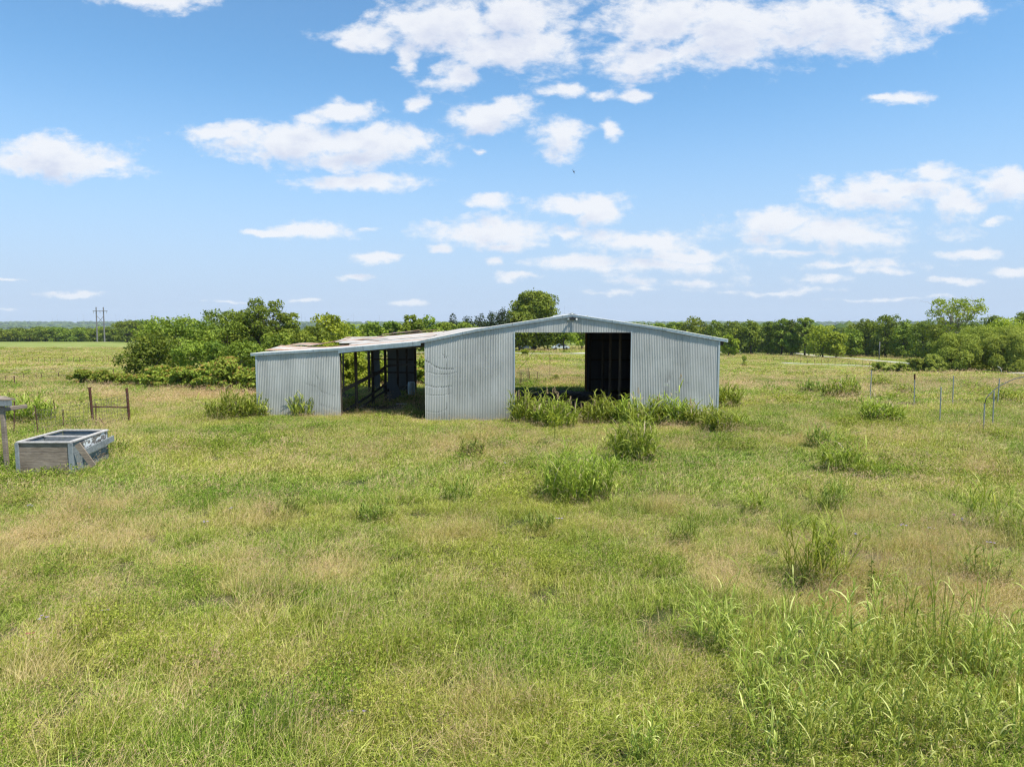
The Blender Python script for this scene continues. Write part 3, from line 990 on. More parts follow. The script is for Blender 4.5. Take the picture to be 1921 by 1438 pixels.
# pen rails running back along the posts
def rail(pts, w_=.05, h=.16, mat=M_POSTD):
    P_ = [at(*p) for p in pts]
    for a, b_ in zip(P_[:-1], P_[1:]):
        r = MB(); r.beam(a, b_, w_, h); r.build('rail', mat, barn)
rail([(636, 735, 33.8), (669, 719, 36.0), (700, 703, 38.6)], .06, .20, M_POST)
rail([(699, 703.5, 38.5), (713, 697.5, 39.6), (722, 688, 40.5)], .05, .20)
rail([(724, 687, 40.7), (747, 684.5, 43.0), (764, 684, 45.2), (779, 684.5, 46.7)], .05, .14)
rail([(640, 775, 33.9), (669, 757, 36.1), (700, 737, 38.7), (723, 721, 40.4)], .05, .14)
rail([(652, 779, 34.3), (669, 770, 36.1), (700, 748, 38.7), (724, 732, 40.5), (747, 725, 43)], .05, .12)
rail([(727, 733, 40.7), (747, 728, 42.9), (764, 722, 45.0)], .05, .12)
# floodlight under the ridge
fl = MB(); q = at(1073.5, 597.5, YF - .12); fl.box((q.x - .07, YF - .11, q.z - .05), (q.x + .07, YF - .02, q.z + .06)); fl = fl.build('floodlight', M_BLACK, barn)
for s in (-1, 1):
    hd = MB()
    c0 = Vector((q.x + s * .10, YF - .10, q.z - .01)); c1 = c0 + Vector((s * .10, -.13, -.03))
    hd.tube([c0, c0 + (c1 - c0) * .5, c1], [.03, .06, .075], 12); ho = hd.build('lamp_head', M_BLACK, fl, smooth=False)
    ln_ = MB(); dd = (c1 - c0).normalized(); ln_.tube([c1 + dd * .002, c1 + dd * .012], [.066, .05], 12); ln_.build('lens', M_LAMPGLASS, fl)
# things standing in the lean-to
p = at(772, 742, 44.2); zb = at(772, 734, 44.2).z
bk = MB(); prof = [(0, .15), (.08, .20), (.2, .225), (.45, .24), (.7, .235), (.85, .22), (.9, .19)]
g0 = G(p.x, 44.2)
zz0 = max(g0, zb)
bk.tube([(p.x, 44.2, g0 + .55 * 0 + h) for h, r in prof], [r for h, r in prof], 20)
for h in (.12, .24, .36, .48, .60, .72):
    bk.tube([(p.x, 44.2, g0 + h), (p.x, 44.2, g0 + h + .03)], [.246, .246], 20, cap=False)
tag(bk.build('barrel', M_BUCKET, None, smooth=True), 'pale ribbed plastic barrel standing at the back of the open lean-to bay', 'barrel')
bk = MB(); V, q_, _ = corr_wall(0, .9, lambda x: 0, lambda x: 1.25, 0, 6, pitch=.085, wav=0)
R = Matrix.Rotation(math.radians(-28), 3, 'Y') @ Matrix.Rotation(math.radians(-28), 3, 'X')
pp = at(730, 758, 40.9); V = np.array([tuple(R @ Vector(v) + Vector((pp.x, 40.7, G(pp.x, 40.7) + .02))) for v in V - 0])
bk.add(V, q_); tag(bk.build('metal_sheet', M_WALLMID, None, smooth=True), 'loose corrugated metal sheet leaning askew inside the lean-to bay', 'metal sheet')
for (px0, py0, px1, py1, Y, lab, mt) in [(743, 757.5, 763, 758, 38.9, 'pale tan board lying on the dark dirt floor of the lean-to', M_CONC), (752, 737, 763, 736, 43.0, 'pale grey board lying behind the posts below the barrel', M_RIM)]:
    a, b_ = at(px0, py0, Y), at(px1, py1, Y)
    a.z = b_.z = max(G(a.x, Y), G(b_.x, Y)) + .10
    bk = MB(); bk.beam(a, b_, .22, .06); tag(bk.build('plank', mt), lab, 'plank')
# heap of old hay and dung on the floor of the hall
hb = MB(); rr = np.random.RandomState(3)
for k in range(9):
    cx_, cy_ = rr.uniform(.8, 6.5), rr.uniform(38, 45); r_ = rr.uniform(.6, 1.3)
    n_ = 14; V = []; 
    for i in range(6):
        for j in range(n_):
            t = 2 * math.pi * j / n_; q = r_ * (1 - i / 5.0) * (1 + .2 * math.sin(3 * t + k))
            V.append((cx_ + q * math.cos(t), cy_ + q * math.sin(t), G(cx_, cy_) - .05 + .26 * (1 - (1 - i / 5.0) ** 2) * (1 + .3 * rr.rand())))
    hb.add(V, [(i * n_ + j, i * n_ + (j + 1) % n_, (i + 1) * n_ + (j + 1) % n_, (i + 1) * n_ + j) for i in range(5) for j in range(n_)])
tag(hb.build('hay_litter', plain('old_hay', (.09, .065, .04), .95, nz=.5), smooth=True), kind='stuff', label='dark trampled hay and dung covering the barn floor', cat='hay')

# ------------------------------------------------------------------ trees
def leaf_quads(P, Nrm, size, rs, aspect=.62, size_var=.5):
    """leaf sprays: bent diamond cards at P facing roughly Nrm"""
    n = len(P)
    r = rs.normal(size=(n, 3))
    u = np.cross(Nrm, r); u /= np.linalg.norm(u, axis=1)[:, None] + 1e-9
    v = np.cross(Nrm, u)
    s = size * (1 + size_var * (rs.rand(n) * 2 - 1))
    a = (s * .5)[:, None]; b = (s * .5 * aspect)[:, None]
    c0 = P - u * a; c2 = P + u * a - Nrm * (a * .25)
    c1 = P + v * b + Nrm * (a * .12); c3 = P - v * b + Nrm * (a * .12)
    V = np.stack([c0, c1, c2, c3], 1).reshape(-1, 3)
    F = np.arange(n * 4).reshape(n, 4)
    return V, F


def make_tree(seed, H, W, leaves=9000, leaf=.24, base=.18, lobes=26, trunk_r=None, fork=.28, kind='oak', mat=None, bark=None, sparse=0.0, lean=0.0, top_bias=0.0, depth=None):
    """returns (trunk mesh, crown mesh) with the base at the origin"""
    rs = np.random.RandomState(seed)
    trunk_r = trunk_r or H * .022
    D_ = (depth or W)
    mat = mat or M_LEAF
    zc0 = H * base
    L = []
    tries = 0
    while len(L) < lobes and tries < 4000:
        tries += 1
        h = rs.rand() ** (.8 - top_bias)
        z = zc0 + (H - zc0) * h
        # envelope of the crown
        if kind == 'cedar':
            env = (1 - h) ** .75 * .95 + .04
        elif kind == 'vase':
            env = .35 + .65 * math.sin(min(1, h * 1.25) * math.pi * .5) if h < .8 else .95 * math.sqrt(max(0, 1 - ((h - .8) / .22) ** 2)) + .05
        elif kind == 'willow':
            env = math.sqrt(max(0.02, 1 - (h * .98) ** 2.4))
        elif kind == 'bush':
            env = math.sqrt(max(0.02, 1 - h ** 2))
        else:
            env = math.sqrt(max(0.02, 1 - ((h - .42) / .60) ** 2))
        t = rs.rand() * 2 * math.pi
        q = math.sqrt(rs.rand()) * env
        rl = (.13 + .10 * rs.rand()) * min(W, H) * (.75 if kind == 'cedar' else 1) * (.62 if sparse else 1)
        q = q * (1 - rl / max(W, 1) * .8)
        c = np.array([math.cos(t) * q * W / 2, math.sin(t) * q * D_ / 2, min(z, H - rl * .6)])
        if c[2] - rl * .7 < zc0 * .6:
            c[2] = zc0 * .6 + rl * .7
        if any(np.linalg.norm(c - k[0]) < .62 * (rl + k[1]) * (1.25 if sparse else .8) for k in L):
            continue
        L.append((c, rl, rs.rand()))
    tb = MB()
    lx = lean * H
    top = Vector((lx * .4, 0, H * (fork + .12)))
    wig = [Vector((rs.normal() * .02 * H * i / 3, rs.normal() * .02 * H * i / 3, H * (fork + .12) * i / 3)) + Vector((lx * .4 * i / 3, 0, 0)) for i in range(4)]
    tb.tube(wig, [trunk_r * 1.35, trunk_r * 1.05, trunk_r * .9, trunk_r * .6], 8)
    for (c, rl, _) in L:
        if rs.rand() < .25 and not sparse:
            continue
        st = wig[2].lerp(wig[3], rs.rand()) if c[2] > wig[2].z else wig[1].lerp(wig[2], rs.rand())
        e = Vector(c)
        mid = st.lerp(e, .5) + Vector((rs.normal() * .05 * W, rs.normal() * .05 * W, .04 * H * rs.rand()))
        r0 = trunk_r * (.30 + .2 * rs.rand())
        tb.tube([st, st.lerp(mid, .6), mid, e], [r0, r0 * .75, r0 * .6, r0 * .22], 5, cap=False)
        if sparse:
            for k in range(3):
                e2 = e + Vector(rs.normal(size=3) * rl * .8)
                tb.tube([mid.lerp(e, .6), e.lerp(e2, .5), e2], [r0 * .35, r0 * .22, r0 * .08], 4, cap=False)
    vol = np.array([k[1] ** 2 for k in L]); vol = vol / vol.sum()
    Vs = MB()
    for (c, rl, tv), f in zip(L, vol):
        n = max(20, int(leaves * f))
        d = rs.normal(size=(n, 3)); d /= np.linalg.norm(d, axis=1)[:, None]
        low = (d[:, 2] < -.25) & (rs.rand(n) < .55)
        d[low, 2] *= -1
        rad = rl * (1.0 - .42 * rs.rand(n) ** 1.6) * (1 + .30 * (vnoise(d[:, 0] * 2.2 + c[0] * 3, d[:, 1] * 2.2 + d[:, 2] * 3 + c[1], seed) - .5) * 2)
        stray = rs.rand(n) < .06
        rad[stray] *= 1.22
        sq = np.array([1.08, 1.08, .80]) if kind != 'cedar' else np.array([.9, .9, 1.35])
        if kind == 'willow':
            sq = np.array([1.1, 1.1, .95])
        P = c + d * rad[:, None] * sq
        P[:, 0] += lx * (P[:, 2] / H) ** 1.5
        Nn = d * .8 + rs.normal(size=(n, 3)) * .55 + np.array([0, 0, .45])
        Nn /= np.linalg.norm(Nn, axis=1)[:, None]
        if kind == 'willow':
            # drooping narrow leaves
            P[:, 2] -= rl * .35 * rs.rand(n) * (np.abs(d[:, 0]) + np.abs(d[:, 1]))
            V, F = leaf_quads(P, Nn, leaf, rs, .34)
        elif kind == 'cedar':
            V, F = leaf_quads(P, Nn, leaf, rs, .45)
        else:
            V, F = leaf_quads(P, Nn, leaf, rs, .68)
        tint = np.clip(.45 + .5 * (tv - .5) + rs.normal(size=n) * .14, 0, .84)
        if mat is M_SUMAC:
            tip = (d[:, 2] > .45) & (rs.rand(n) < .30)
            tint[tip] = .9 + .1 * rs.rand(tip.sum())
        keep = P[:, 2] > .02
        F = F[keep]
        Vs.add(V, F, np.repeat(tint, 4))
    return tb.mesh('trunk', bark or M_BARK, True), Vs.mesh('crown', mat, False)


def plant_tree(meshes, name, label, cat, x, y, sc=1.0, rz=0.0, group=None, sink=.1, scz=None):
    t = thing(name, label, cat, (x, y, G(x, y) - sink), group, rz)
    t.scale = (sc, sc, scz or sc)
    child(t, 'trunk' if name not in ('bush', 'sumac_bush') else 'stem', meshes[0])
    child(t, 'crown' if name not in ('bush', 'sumac_bush') else 'foliage', meshes[1])
    return t


def tree_at(px, toppx, Y, wpx, seed, label, name='oak_tree', cat='tree', group=None, leaf_px=2.6, leaves=None, **kw):
    """a tree whose trunk stands at picture column px, depth Y, with its top at toppx"""
    x = at(px, HORIZON, Y).x
    g0 = G(x, Y)
    H = at(px, toppx, Y).z - g0
    Wd = wpx / F_PX * Y
    leaf = max(.16, leaf_px / 683. * Y)
    area = H * Wd
    n = leaves or int(min(24000, max(2500, 9.5 * area / (leaf * leaf))))
    ms = make_tree(seed, H, Wd, leaves=n, leaf=leaf, **kw)
    return plant_tree(ms, name, label, cat, x, Y, 1.0, 0.0, group)


GL = 'trees along the fence left of the barn'
tree_at(330, 595, 74, 150, 11, 'broad dense oak, second from the left end of the near clump', group=GL, base=.16, lobes=26)
tree_at(285, 622, 68, 105, 12, 'low spreading tree at the far left end of the near clump left of the barn', group=GL, base=.12, lobes=18)
tree_at(425, 582, 82, 110, 13, 'tall tree just left of the tallest tree, in the clump left of the barn', group=GL, base=.14, lobes=30, leaf_px=2.3)
tree_at(497, 560, 84, 128, 14, 'tallest loose-crowned tree of the clump left of the barn', group=GL, base=.16, lobes=40, leaf_px=2.2, sparse=.5)
tree_at(465, 585, 86, 90, 15, 'dark tree filling the clump behind the tallest tree left of the barn', group=GL, base=.12, lobes=26)
tree_at(546, 606, 84, 90, 16, 'tree behind the left corner of the lean-to roof', group=GL, base=.12, lobes=24)
tree_at(375, 640, 66, 120, 17, 'mid green tree standing low in front of the near clump left of the barn', group=GL, base=.08, lobes=20)
tree_at(455, 640, 62, 95, 18, 'small tree close beside the left end wall of the barn', group=GL, base=.08, lobes=24)
tree_at(520, 625, 70, 90, 19, 'dark green tree rising just behind the left end of the lean-to', group=GL, base=.1, lobes=24)
GB = 'trees behind the barn'
tree_at(617, 590, 105, 78, 21, 'bright yellow-green round-topped tree behind the lean-to roof', group=GB, mat=M_LEAFB, base=.12, lobes=30)
tree_at(586, 612, 96, 60, 22, 'darker tree just left of the bright round-topped tree behind the lean-to', group=GB, base=.1, lobes=20)
tree_at(655, 607, 110, 60, 23, 'yellow-green tree just right of the bright round-topped tree', group=GB, mat=M_LEAFB, base=.1, lobes=20)
tree_at(700, 605, 118, 60, 24, 'low mid green tree between the wind turbine and the bushy pair behind the roof', group=GB, base=.1, lobes=20)
tree_at(732, 603, 125, 50, 25, 'small green tree left of the bushy pair behind the lean-to roof', group=GB, base=.1, lobes=18)
tree_at(768, 591, 128, 54, 26, 'left tree of the bushy pair above the kink of the roof', group=GB, base=.12, lobes=24)
tree_at(802, 594, 130, 58, 27, 'right tree of the bushy pair above the kink of the roof', group=GB, base=.12, lobes=24)
tree_at(835, 606, 135, 50, 28, 'low green tree between the bushy pair and the dark cedars', group=GB, base=.1, lobes=18)
tree_at(875, 606, 150, 60, 29, 'green tree standing low among the dark cedars', group=GB, base=.1, lobes=18)
GC = 'dark cedars above the left slope of the barn roof'
for i, (px, tp, w_, lb) in enumerate([(850, 593, 46, 'leftmost dark cedar standing apart above the barn roof'), (876, 596, 50, 'second dark cedar from the left above the barn roof'), (903, 590, 62, 'dark pointed cedar in the middle of the cedar row above the barn roof'),
                                      (924, 587, 66, 'wide dark cedar second from the tall tree above the barn roof'), (945, 580, 58, 'tallest dark cedar, touching the tall tree left of the ridge')]):
    tree_at(px, tp, 158, w_, 40 + i, lb, name='cedar_tree', group=GC, kind='cedar', mat=M_LEAFD, base=.02, lobes=44, leaf_px=2.0)
tree_at(1003, 548, 168, 92, 50, 'tall full-crowned tree rising above the left slope of the barn roof', group=GB, base=.10, lobes=60, leaf_px=2.0, leaves=24000)
tree_at(975, 585, 160, 70, 51, 'dark tree seen through the top left of the big doorway', group=GB, base=.14, lobes=24, mat=M_LEAF)
tree_at(1028, 598, 175, 60, 52, 'dark green tree behind the pale parked truck, seen through the big doorway', group=GB, base=.22, lobes=22)
tree_at(1058, 594, 172, 58, 53, 'forked tree with its dark trunk showing beside the parked car, through the doorway', group=GB, base=.24, lobes=22)
tree_at(1092, 596, 190, 64, 54, 'bright green tree at the right edge of the view through the doorway', group=GB, mat=M_LEAFB, base=.12, lobes=22)
tree_at(1135, 604, 235, 55, 55, 'tree hidden behind the dark right part of the doorway', group=GB, base=.12, lobes=18)

GR = 'trees of the wood on the right'
R_ = [(1195, 606, 260, 55, M_LEAF), (1235, 606, 258, 50, M_LEAF), (1268, 604, 255, 46, M_LEAF), (1304, 594, 252, 54, M_LEAF), (1340, 602, 250, 44, M_LEAF), (1376, 604, 248, 46, M_LEAF), (1410, 602, 246, 46, M_LEAF), (1442, 604, 244, 42, M_LEAF), (1468, 598, 240, 44, M_LEAF), (1488, 600, 236, 30, M_LEAF),
      (1608, 606, 232, 50, M_LEAF), (1628, 598, 222, 42, M_LEAF), (1664, 587, 214, 62, M_LEAF), (1700, 600, 206, 46, M_LEAF), (1733, 600, 196, 50, M_LEAF), (1600, 618, 215, 40, M_LEAF)]
LBL = ['tree behind the barn roof just right of the doorway', 'tree half hidden by the right slope of the roof, left of the visible wood', 'low rounded tree just above the right slope of the barn roof', 'highest rounded tree directly above the right end of the barn roof', 'tree between the highest rounded one and the right eave of the barn',
       'tree directly above the right eave end of the barn', 'tree over the field, first wholly clear of the barn eave', 'dark low tree right of the barn, second clear of the eave', 'double-topped tree left of the road bend at the right wood', 'narrow tree beside the tall open tree where the road enters',
       'dull grey-green tree behind the bright pair beside the road', 'thin-topped tree left of the large dome-shaped one in the right wood', 'large dome-shaped tree, highest of the wood left of the bare-limbed one', 'dark tree directly behind the lone utility pole', 'dark tree between the utility pole and the bare-limbed tall tree', 'shaded tree just right of the bright pair, behind the road']
for i, ((px, tp, Y, w_, mt), lb) in enumerate(zip(R_, LBL)):
    tree_at(px, tp, Y, w_, 60 + i, lb, group=GR, mat=mt, base=.03, lobes=30, leaf_px=1.9)
tree_at(1512, 596, 226, 44, 80, 'tall open tree with a visible leaning trunk where the road meets the wood', group=GR, base=.26, lobes=26, leaf_px=1.9, sparse=.5)
tree_at(1485, 625, 228, 34, 81, 'small tree with a bare trunk left of the tall open tree', group=GR, base=.28, lobes=14, leaf_px=1.9)
tree_at(1546, 610, 208, 66, 82, 'left tree of the bright yellow-green pair beside the road', group=GR, mat=M_LEAFB, base=.10, lobes=30, leaf_px=1.9)
tree_at(1571, 624, 204, 44, 83, 'right, smaller tree of the bright yellow-green pair beside the road', group=GR, mat=M_LEAFB, base=.14, lobes=20, leaf_px=1.9)
tree_at(1368, 628, 226, 34, 84, 'small bright tree standing out just right of the barn eave', group=GR, mat=M_LEAFB, base=.16, lobes=14, leaf_px=1.9)
tree_at(1352, 632, 232, 24, 85, 'smallest tree at the edge of the barn wall below the eave', group=GR, mat=M_LEAF, base=.16, lobes=12, leaf_px=1.9)
# the sparse tall one with pale bare limbs
tree_at(1788, 560, 150, 92, 90, 'tall sparse tree with pale bare limbs towering over the right wood', group=GR, kind='vase', base=.50, lobes=30, leaf_px=1.7, sparse=1.0, bark=M_PALEBARK, leaves=3800, lean=.04, trunk_r=.30, fork=.42, mat=M_LEAFB)
for i, (px, tp, Y, w_, lb) in enumerate([(1765, 606, 165, 66, 'green tree directly under the tall sparse one'), (1820, 606, 172, 60, 'tree just right of the tall sparse tree with pale limbs'), (1862, 592, 180, 62, 'dark domed tree, first right of the tall sparse tree to rise as high'), (1895, 598, 150, 80, 'broad yellow-green tree behind the willows near the right edge'),
                                         (1921, 586, 185, 50, 'dark tree cut by the right edge of the picture'), (1950, 600, 150, 80, 'broad tree standing beyond the right edge of the picture')]):
    tree_at(px, tp, Y, w_, 91 + i, lb, group=GR, base=.08, lobes=24, leaf_px=1.9, mat=M_LEAFB if i == 3 else M_LEAF)
GE = 'undergrowth bushes along the edge of the right wood'
ub = [make_tree(230 + i, 4.2, 7.5, leaves=2600, leaf=.42, base=.0, lobes=18, kind='bush', mat=M_LEAF, fork=.1, trunk_r=.1) for i in range(3)]
rs = np.random.RandomState(12)
ubp = []
for i in range(30):
    px = 1375 + i * 15.5 + rs.uniform(-4, 4)
    Y = 262 - max(0, px - 1500) * .22 + rs.uniform(-4, 4)
    x = at(px, HORIZON, Y).x
    lb = 'one of the alike shadowy bushes closing the foot of the right wood'
    s_ = rs.uniform(.8, 1.25)
    if i < 3:
        ubp.append(plant_tree(ub[i], 'bush', lb, 'bush', x, Y, s_, rs.rand() * 6, GE))
    else:
        copy_thing(ubp[i % 3], (x, Y, G(x, Y) - .1), rs.rand() * 6, (s_, s_, s_ * rs.uniform(.8, 1.3)), lb, GE)
GW = 'willows at the right edge of the field'
for i, (px, tp, Y, w_, lb) in enumerate([(1800, 628, 112, 92, 'leftmost feathery willow of the row at the right field edge'), (1848, 614, 118, 108, 'largest feathery willow, in the middle of the row at the right field edge'), (1896, 628, 108, 78, 'small willow right of the largest, with its trunks showing'), (1930, 612, 114, 96, 'willow cut by the right edge of the picture')]):
    x = at(px, HORIZON, Y).x
    ms = make_tree(100 + i, at(px, tp, Y).z - G(x, Y), w_ / F_PX * Y * 1.12, leaves=24000, leaf=.34, base=.10, lobes=40, kind='willow', mat=M_WILLOW, fork=.12, trunk_r=.16)
    plant_tree(ms, 'willow_tree', lb, 'tree', x, Y, 1, 0, GW)
GU = 'shrubs along the right edge of the field'
for i, (px, tp, Y, w_, lb) in enumerate([(1655, 679, 108, 46, 'dark scrubby bush left of the willows, nearest the gravel track'), (1690, 680, 106, 42, 'low dull bush right of the scrubby one, below the road'), (1722, 672, 106, 44, 'yellow-green bush halfway between the scrubby bushes and the willows'), (1752, 664, 106, 50, 'feathery bush touching the leftmost willow'), (1398, 666, 140, 12, 'lone tiny bush in the field right of the barn')]):
    x = at(px, HORIZON, Y).x
    ms = make_tree(120 + i, at(px, tp, Y).z - G(x, Y), w_ / F_PX * Y, leaves=5000 if i < 4 else 500, leaf=.28, base=.02, lobes=20, kind='bush', mat=M_WILLOW, fork=.1, trunk_r=.06)
    plant_tree(ms, 'bush', lb, 'bush', x, Y, 1, 0, GU)

# big lone oak pair at the crest left
tree_at(236, 602, 372, 56, 130, 'dark lone oak on the field crest just right of the power pole', name='oak_tree', base=.14, lobes=30, leaf_px=1.8, mat=M_LEAF, trunk_r=.5)
tree_at(268, 601, 385, 38, 131, 'smaller oak touching the lone oak on the field crest', name='oak_tree', base=.12, lobes=22, leaf_px=1.8, mat=M_LEAF)

# far belt of trees below the crest: a few meshes, many trees, all alike
belt = [make_tree(140 + i, 12.5, 11.5 + i % 3 * 2, leaves=2600, leaf=.85, base=.06, lobes=18, mat=M_LEAF) for i in range(4)]
rs = np.random.RandomState(8)
LB_ = 'one of the alike dark green trees in the belt beyond the left field crest'
proto = []
for i in range(62):
    px = -70 + i * 10.2 + rs.uniform(-4, 4)
    row = i % 3
    Y = (428, 448, 475)[row] + rs.uniform(-6, 6)
    x = at(px, HORIZON, Y).x
    base_px = HORIZON + (CAM.z - G(x, Y)) * F_PX / Y
    tp = 613.5 + rs.uniform(-2.5, 3.0) + (0 if px > 60 else 2.5)
    H = (at(px, tp, Y).z - G(x, Y))
    s = H / 12.5
    k = i % 4
    sxy = rs.uniform(.85, 1.15)
    if i < 4:
        t = plant_tree(belt[k], 'belt_tree', LB_, 'tree', x, Y, sxy, rs.rand() * 6, 'trees in the belt beyond the left field', .3, s)
        proto.append(t)
    else:
        copy_thing(proto[k], (x, Y, G(x, Y) - .3), rs.rand() * 6, (sxy, sxy, s), LB_, 'trees in the belt beyond the left field')
# second row behind the wood on the right and behind the barn, closing the gaps
wood2 = [make_tree(150 + i, 12, 12, leaves=3000, leaf=.62, base=.05, lobes=18, mat=M_LEAF) for i in range(3)]
proto = []
LB2 = 'one of the alike trees filling the gaps deep in the wood behind the field'
for i in range(58):
    px = 560 + i * 25.5 + rs.uniform(-8, 8)
    Y = 290 + rs.uniform(-12, 25) - max(0, px - 1500) * .16
    x = at(px, HORIZON, Y).x
    tp = 611 + rs.uniform(-3, 3) + (3 if px < 1000 else 0)
    if 960 < px < 1100: tp += 4
    s = (at(px, tp, Y).z - G(x, Y)) / 12
    k = i % 3
    if i < 3:
        proto.append(plant_tree(wood2[k], 'wood_tree', LB2, 'tree', x, Y, rs.uniform(.8, 1.1), rs.rand() * 6, 'trees deep in the wood behind', .3, s))
    else:
        sxy = rs.uniform(.8, 1.1)
        copy_thing(proto[k], (x, Y, G(x, Y) - .3), rs.rand() * 6, (sxy, sxy, s), LB2, 'trees deep in the wood behind')

# sumac thicket in front of the near clump
GS = 'sumac bushes left of the barn'
SU = [(150, 692, 58, 60, 'low yellow-green bush, leftmost of the thicket near the rusty posts'), (190, 694, 57, 55, 'low bush, second from the left in the thicket behind the rusty brace'), (225, 699, 57, 45, 'lowest bush in the dip of the thicket behind the rusty brace'), (262, 700, 55, 40, 'small bush under the spreading leftmost tree'),
      (300, 684, 53, 70, 'rounded sumac bush with orange tips in front of the broad oak'), (345, 686, 51, 60, 'sumac bush, fourth from the barn end wall'), (390, 680, 50, 62, 'sumac bush, third from the barn end wall, with orange tips'), (425, 668, 48, 64, 'tallest sumac bush, second from the barn end wall'), (470, 690, 46, 40, 'small sumac bush touching the left end wall of the barn')]
for i, (px, tp, Y, w_, lb) in enumerate(SU):
    x = at(px, HORIZON, Y).x
    ms = make_tree(160 + i, max(.9, at(px, tp, Y).z - G(x, Y)), w_ / F_PX * Y * 1.15, leaves=5200, leaf=.20, base=.0, lobes=24, kind='bush', mat=M_SUMAC, fork=.1, trunk_r=.04)
    plant_tree(ms, 'sumac_bush', lb, 'bush', x, Y, 1, 0, GS)
GI = 'bushes behind the lean-to bay'
for i, (px, tp, Y, w_, lb) in enumerate([(655, 655, 50.5, 70, 'leafy bush filling the left of the lean-to opening behind the posts'), (705, 672, 52.5, 60, 'bush seen behind the second post of the lean-to'), (792, 668, 52.0, 46, 'bush seen through the gap beside the right post of the lean-to'), (610, 640, 54, 80, 'tall bush hidden behind the corrugated wall of the lean-to'),
                                         (755, 668, 56, 60, 'bush behind the grey back sheets of the lean-to')]):
    x = at(px, HORIZON, Y).x
    ms = make_tree(180 + i, max(.9, at(px, tp, Y).z - G(x, Y)), w_ / F_PX * Y * 1.15, leaves=6000, leaf=.20, base=.0, lobes=26, kind='bush', mat=M_LEAFB if i != 2 else M_SUMAC, fork=.1, trunk_r=.05)
    plant_tree(ms, 'bush', lb, 'bush', x, Y, 1, 0, GI)
for i, (px, tp, Y, w_, lb) in enumerate([(985, 655, 120, 22, 'small yellow bush at the left edge of the view through the big doorway'), (1012, 684, 75, 17, 'lone yellow-green bush in the meadow seen through the big doorway'), (1063, 660, 145, 34, 'low yellow bush before the road, seen through the big doorway'), (1042, 709, 56, 20, 'low green bush just beyond the far opening of the barn')]):
    x = at(px, HORIZON, Y).x
    ms = make_tree(190 + i, max(.5, at(px, tp, Y).z - G(x, Y)), w_ / F_PX * Y, leaves=1500, leaf=.16 * max(1, Y / 80), base=.0, lobes=14, kind='bush', mat=M_LEAFB, fork=.1, trunk_r=.03)
    plant_tree(ms, 'bush', lb, 'bush', x, Y, 1, 0, 'bushes seen through the big doorway')

# far-off wooded hills: one uncountable mass of crowns over the hill ground
rs = np.random.RandomState(77)
n = 15000
Yf = np.exp(rs.uniform(math.log(620), math.log(6300), n))
Sf = rs.uniform(-1.05, 1.05, n)
Xf = Sf * Yf
keep = (fbm(Xf / 260, Yf / 420, 31, 4) > .44) | (Yf > 5200)
Xf, Yf = Xf[keep], Yf[keep]
Zf = gz(Xf, Yf)
n = len(Xf)
ico = []
import bmesh
bm_ = bmesh.new(); bmesh.ops.create_icosphere(bm_, subdivisions=1, radius=1.0)
iv = np.array([v.co[:] for v in bm_.verts]); ifc = np.array([[v.index for v in f.verts] for f in bm_.faces]); bm_.free()
V = np.repeat(iv[None], n, 0)
wv = (7 + 7 * rs.rand(n) + Yf / 450.)
hv = (5.5 + 5 * rs.rand(n))
V = V * (1 + .35 * (rs.rand(n, len(iv), 1) - .5))
V[:, :, 0] *= wv[:, None]; V[:, :, 1] *= wv[:, None]; V[:, :, 2] *= hv[:, None]
V += np.stack([Xf, Yf, Zf + hv * .55], -1)[:, None]
Ff = (ifc[None] + (np.arange(n) * len(iv))[:, None, None]).reshape(-1, 3)
fw = MB(); fw.add(V.reshape(-1, 3), Ff, np.repeat(np.clip(rs.normal(.35, .2, n), 0, 1), len(iv)))
tag(fw.build('distant_woodland', M_FARLEAF), 'far-off wooded hills on the horizon fading to blue', 'woodland', kind='stuff')

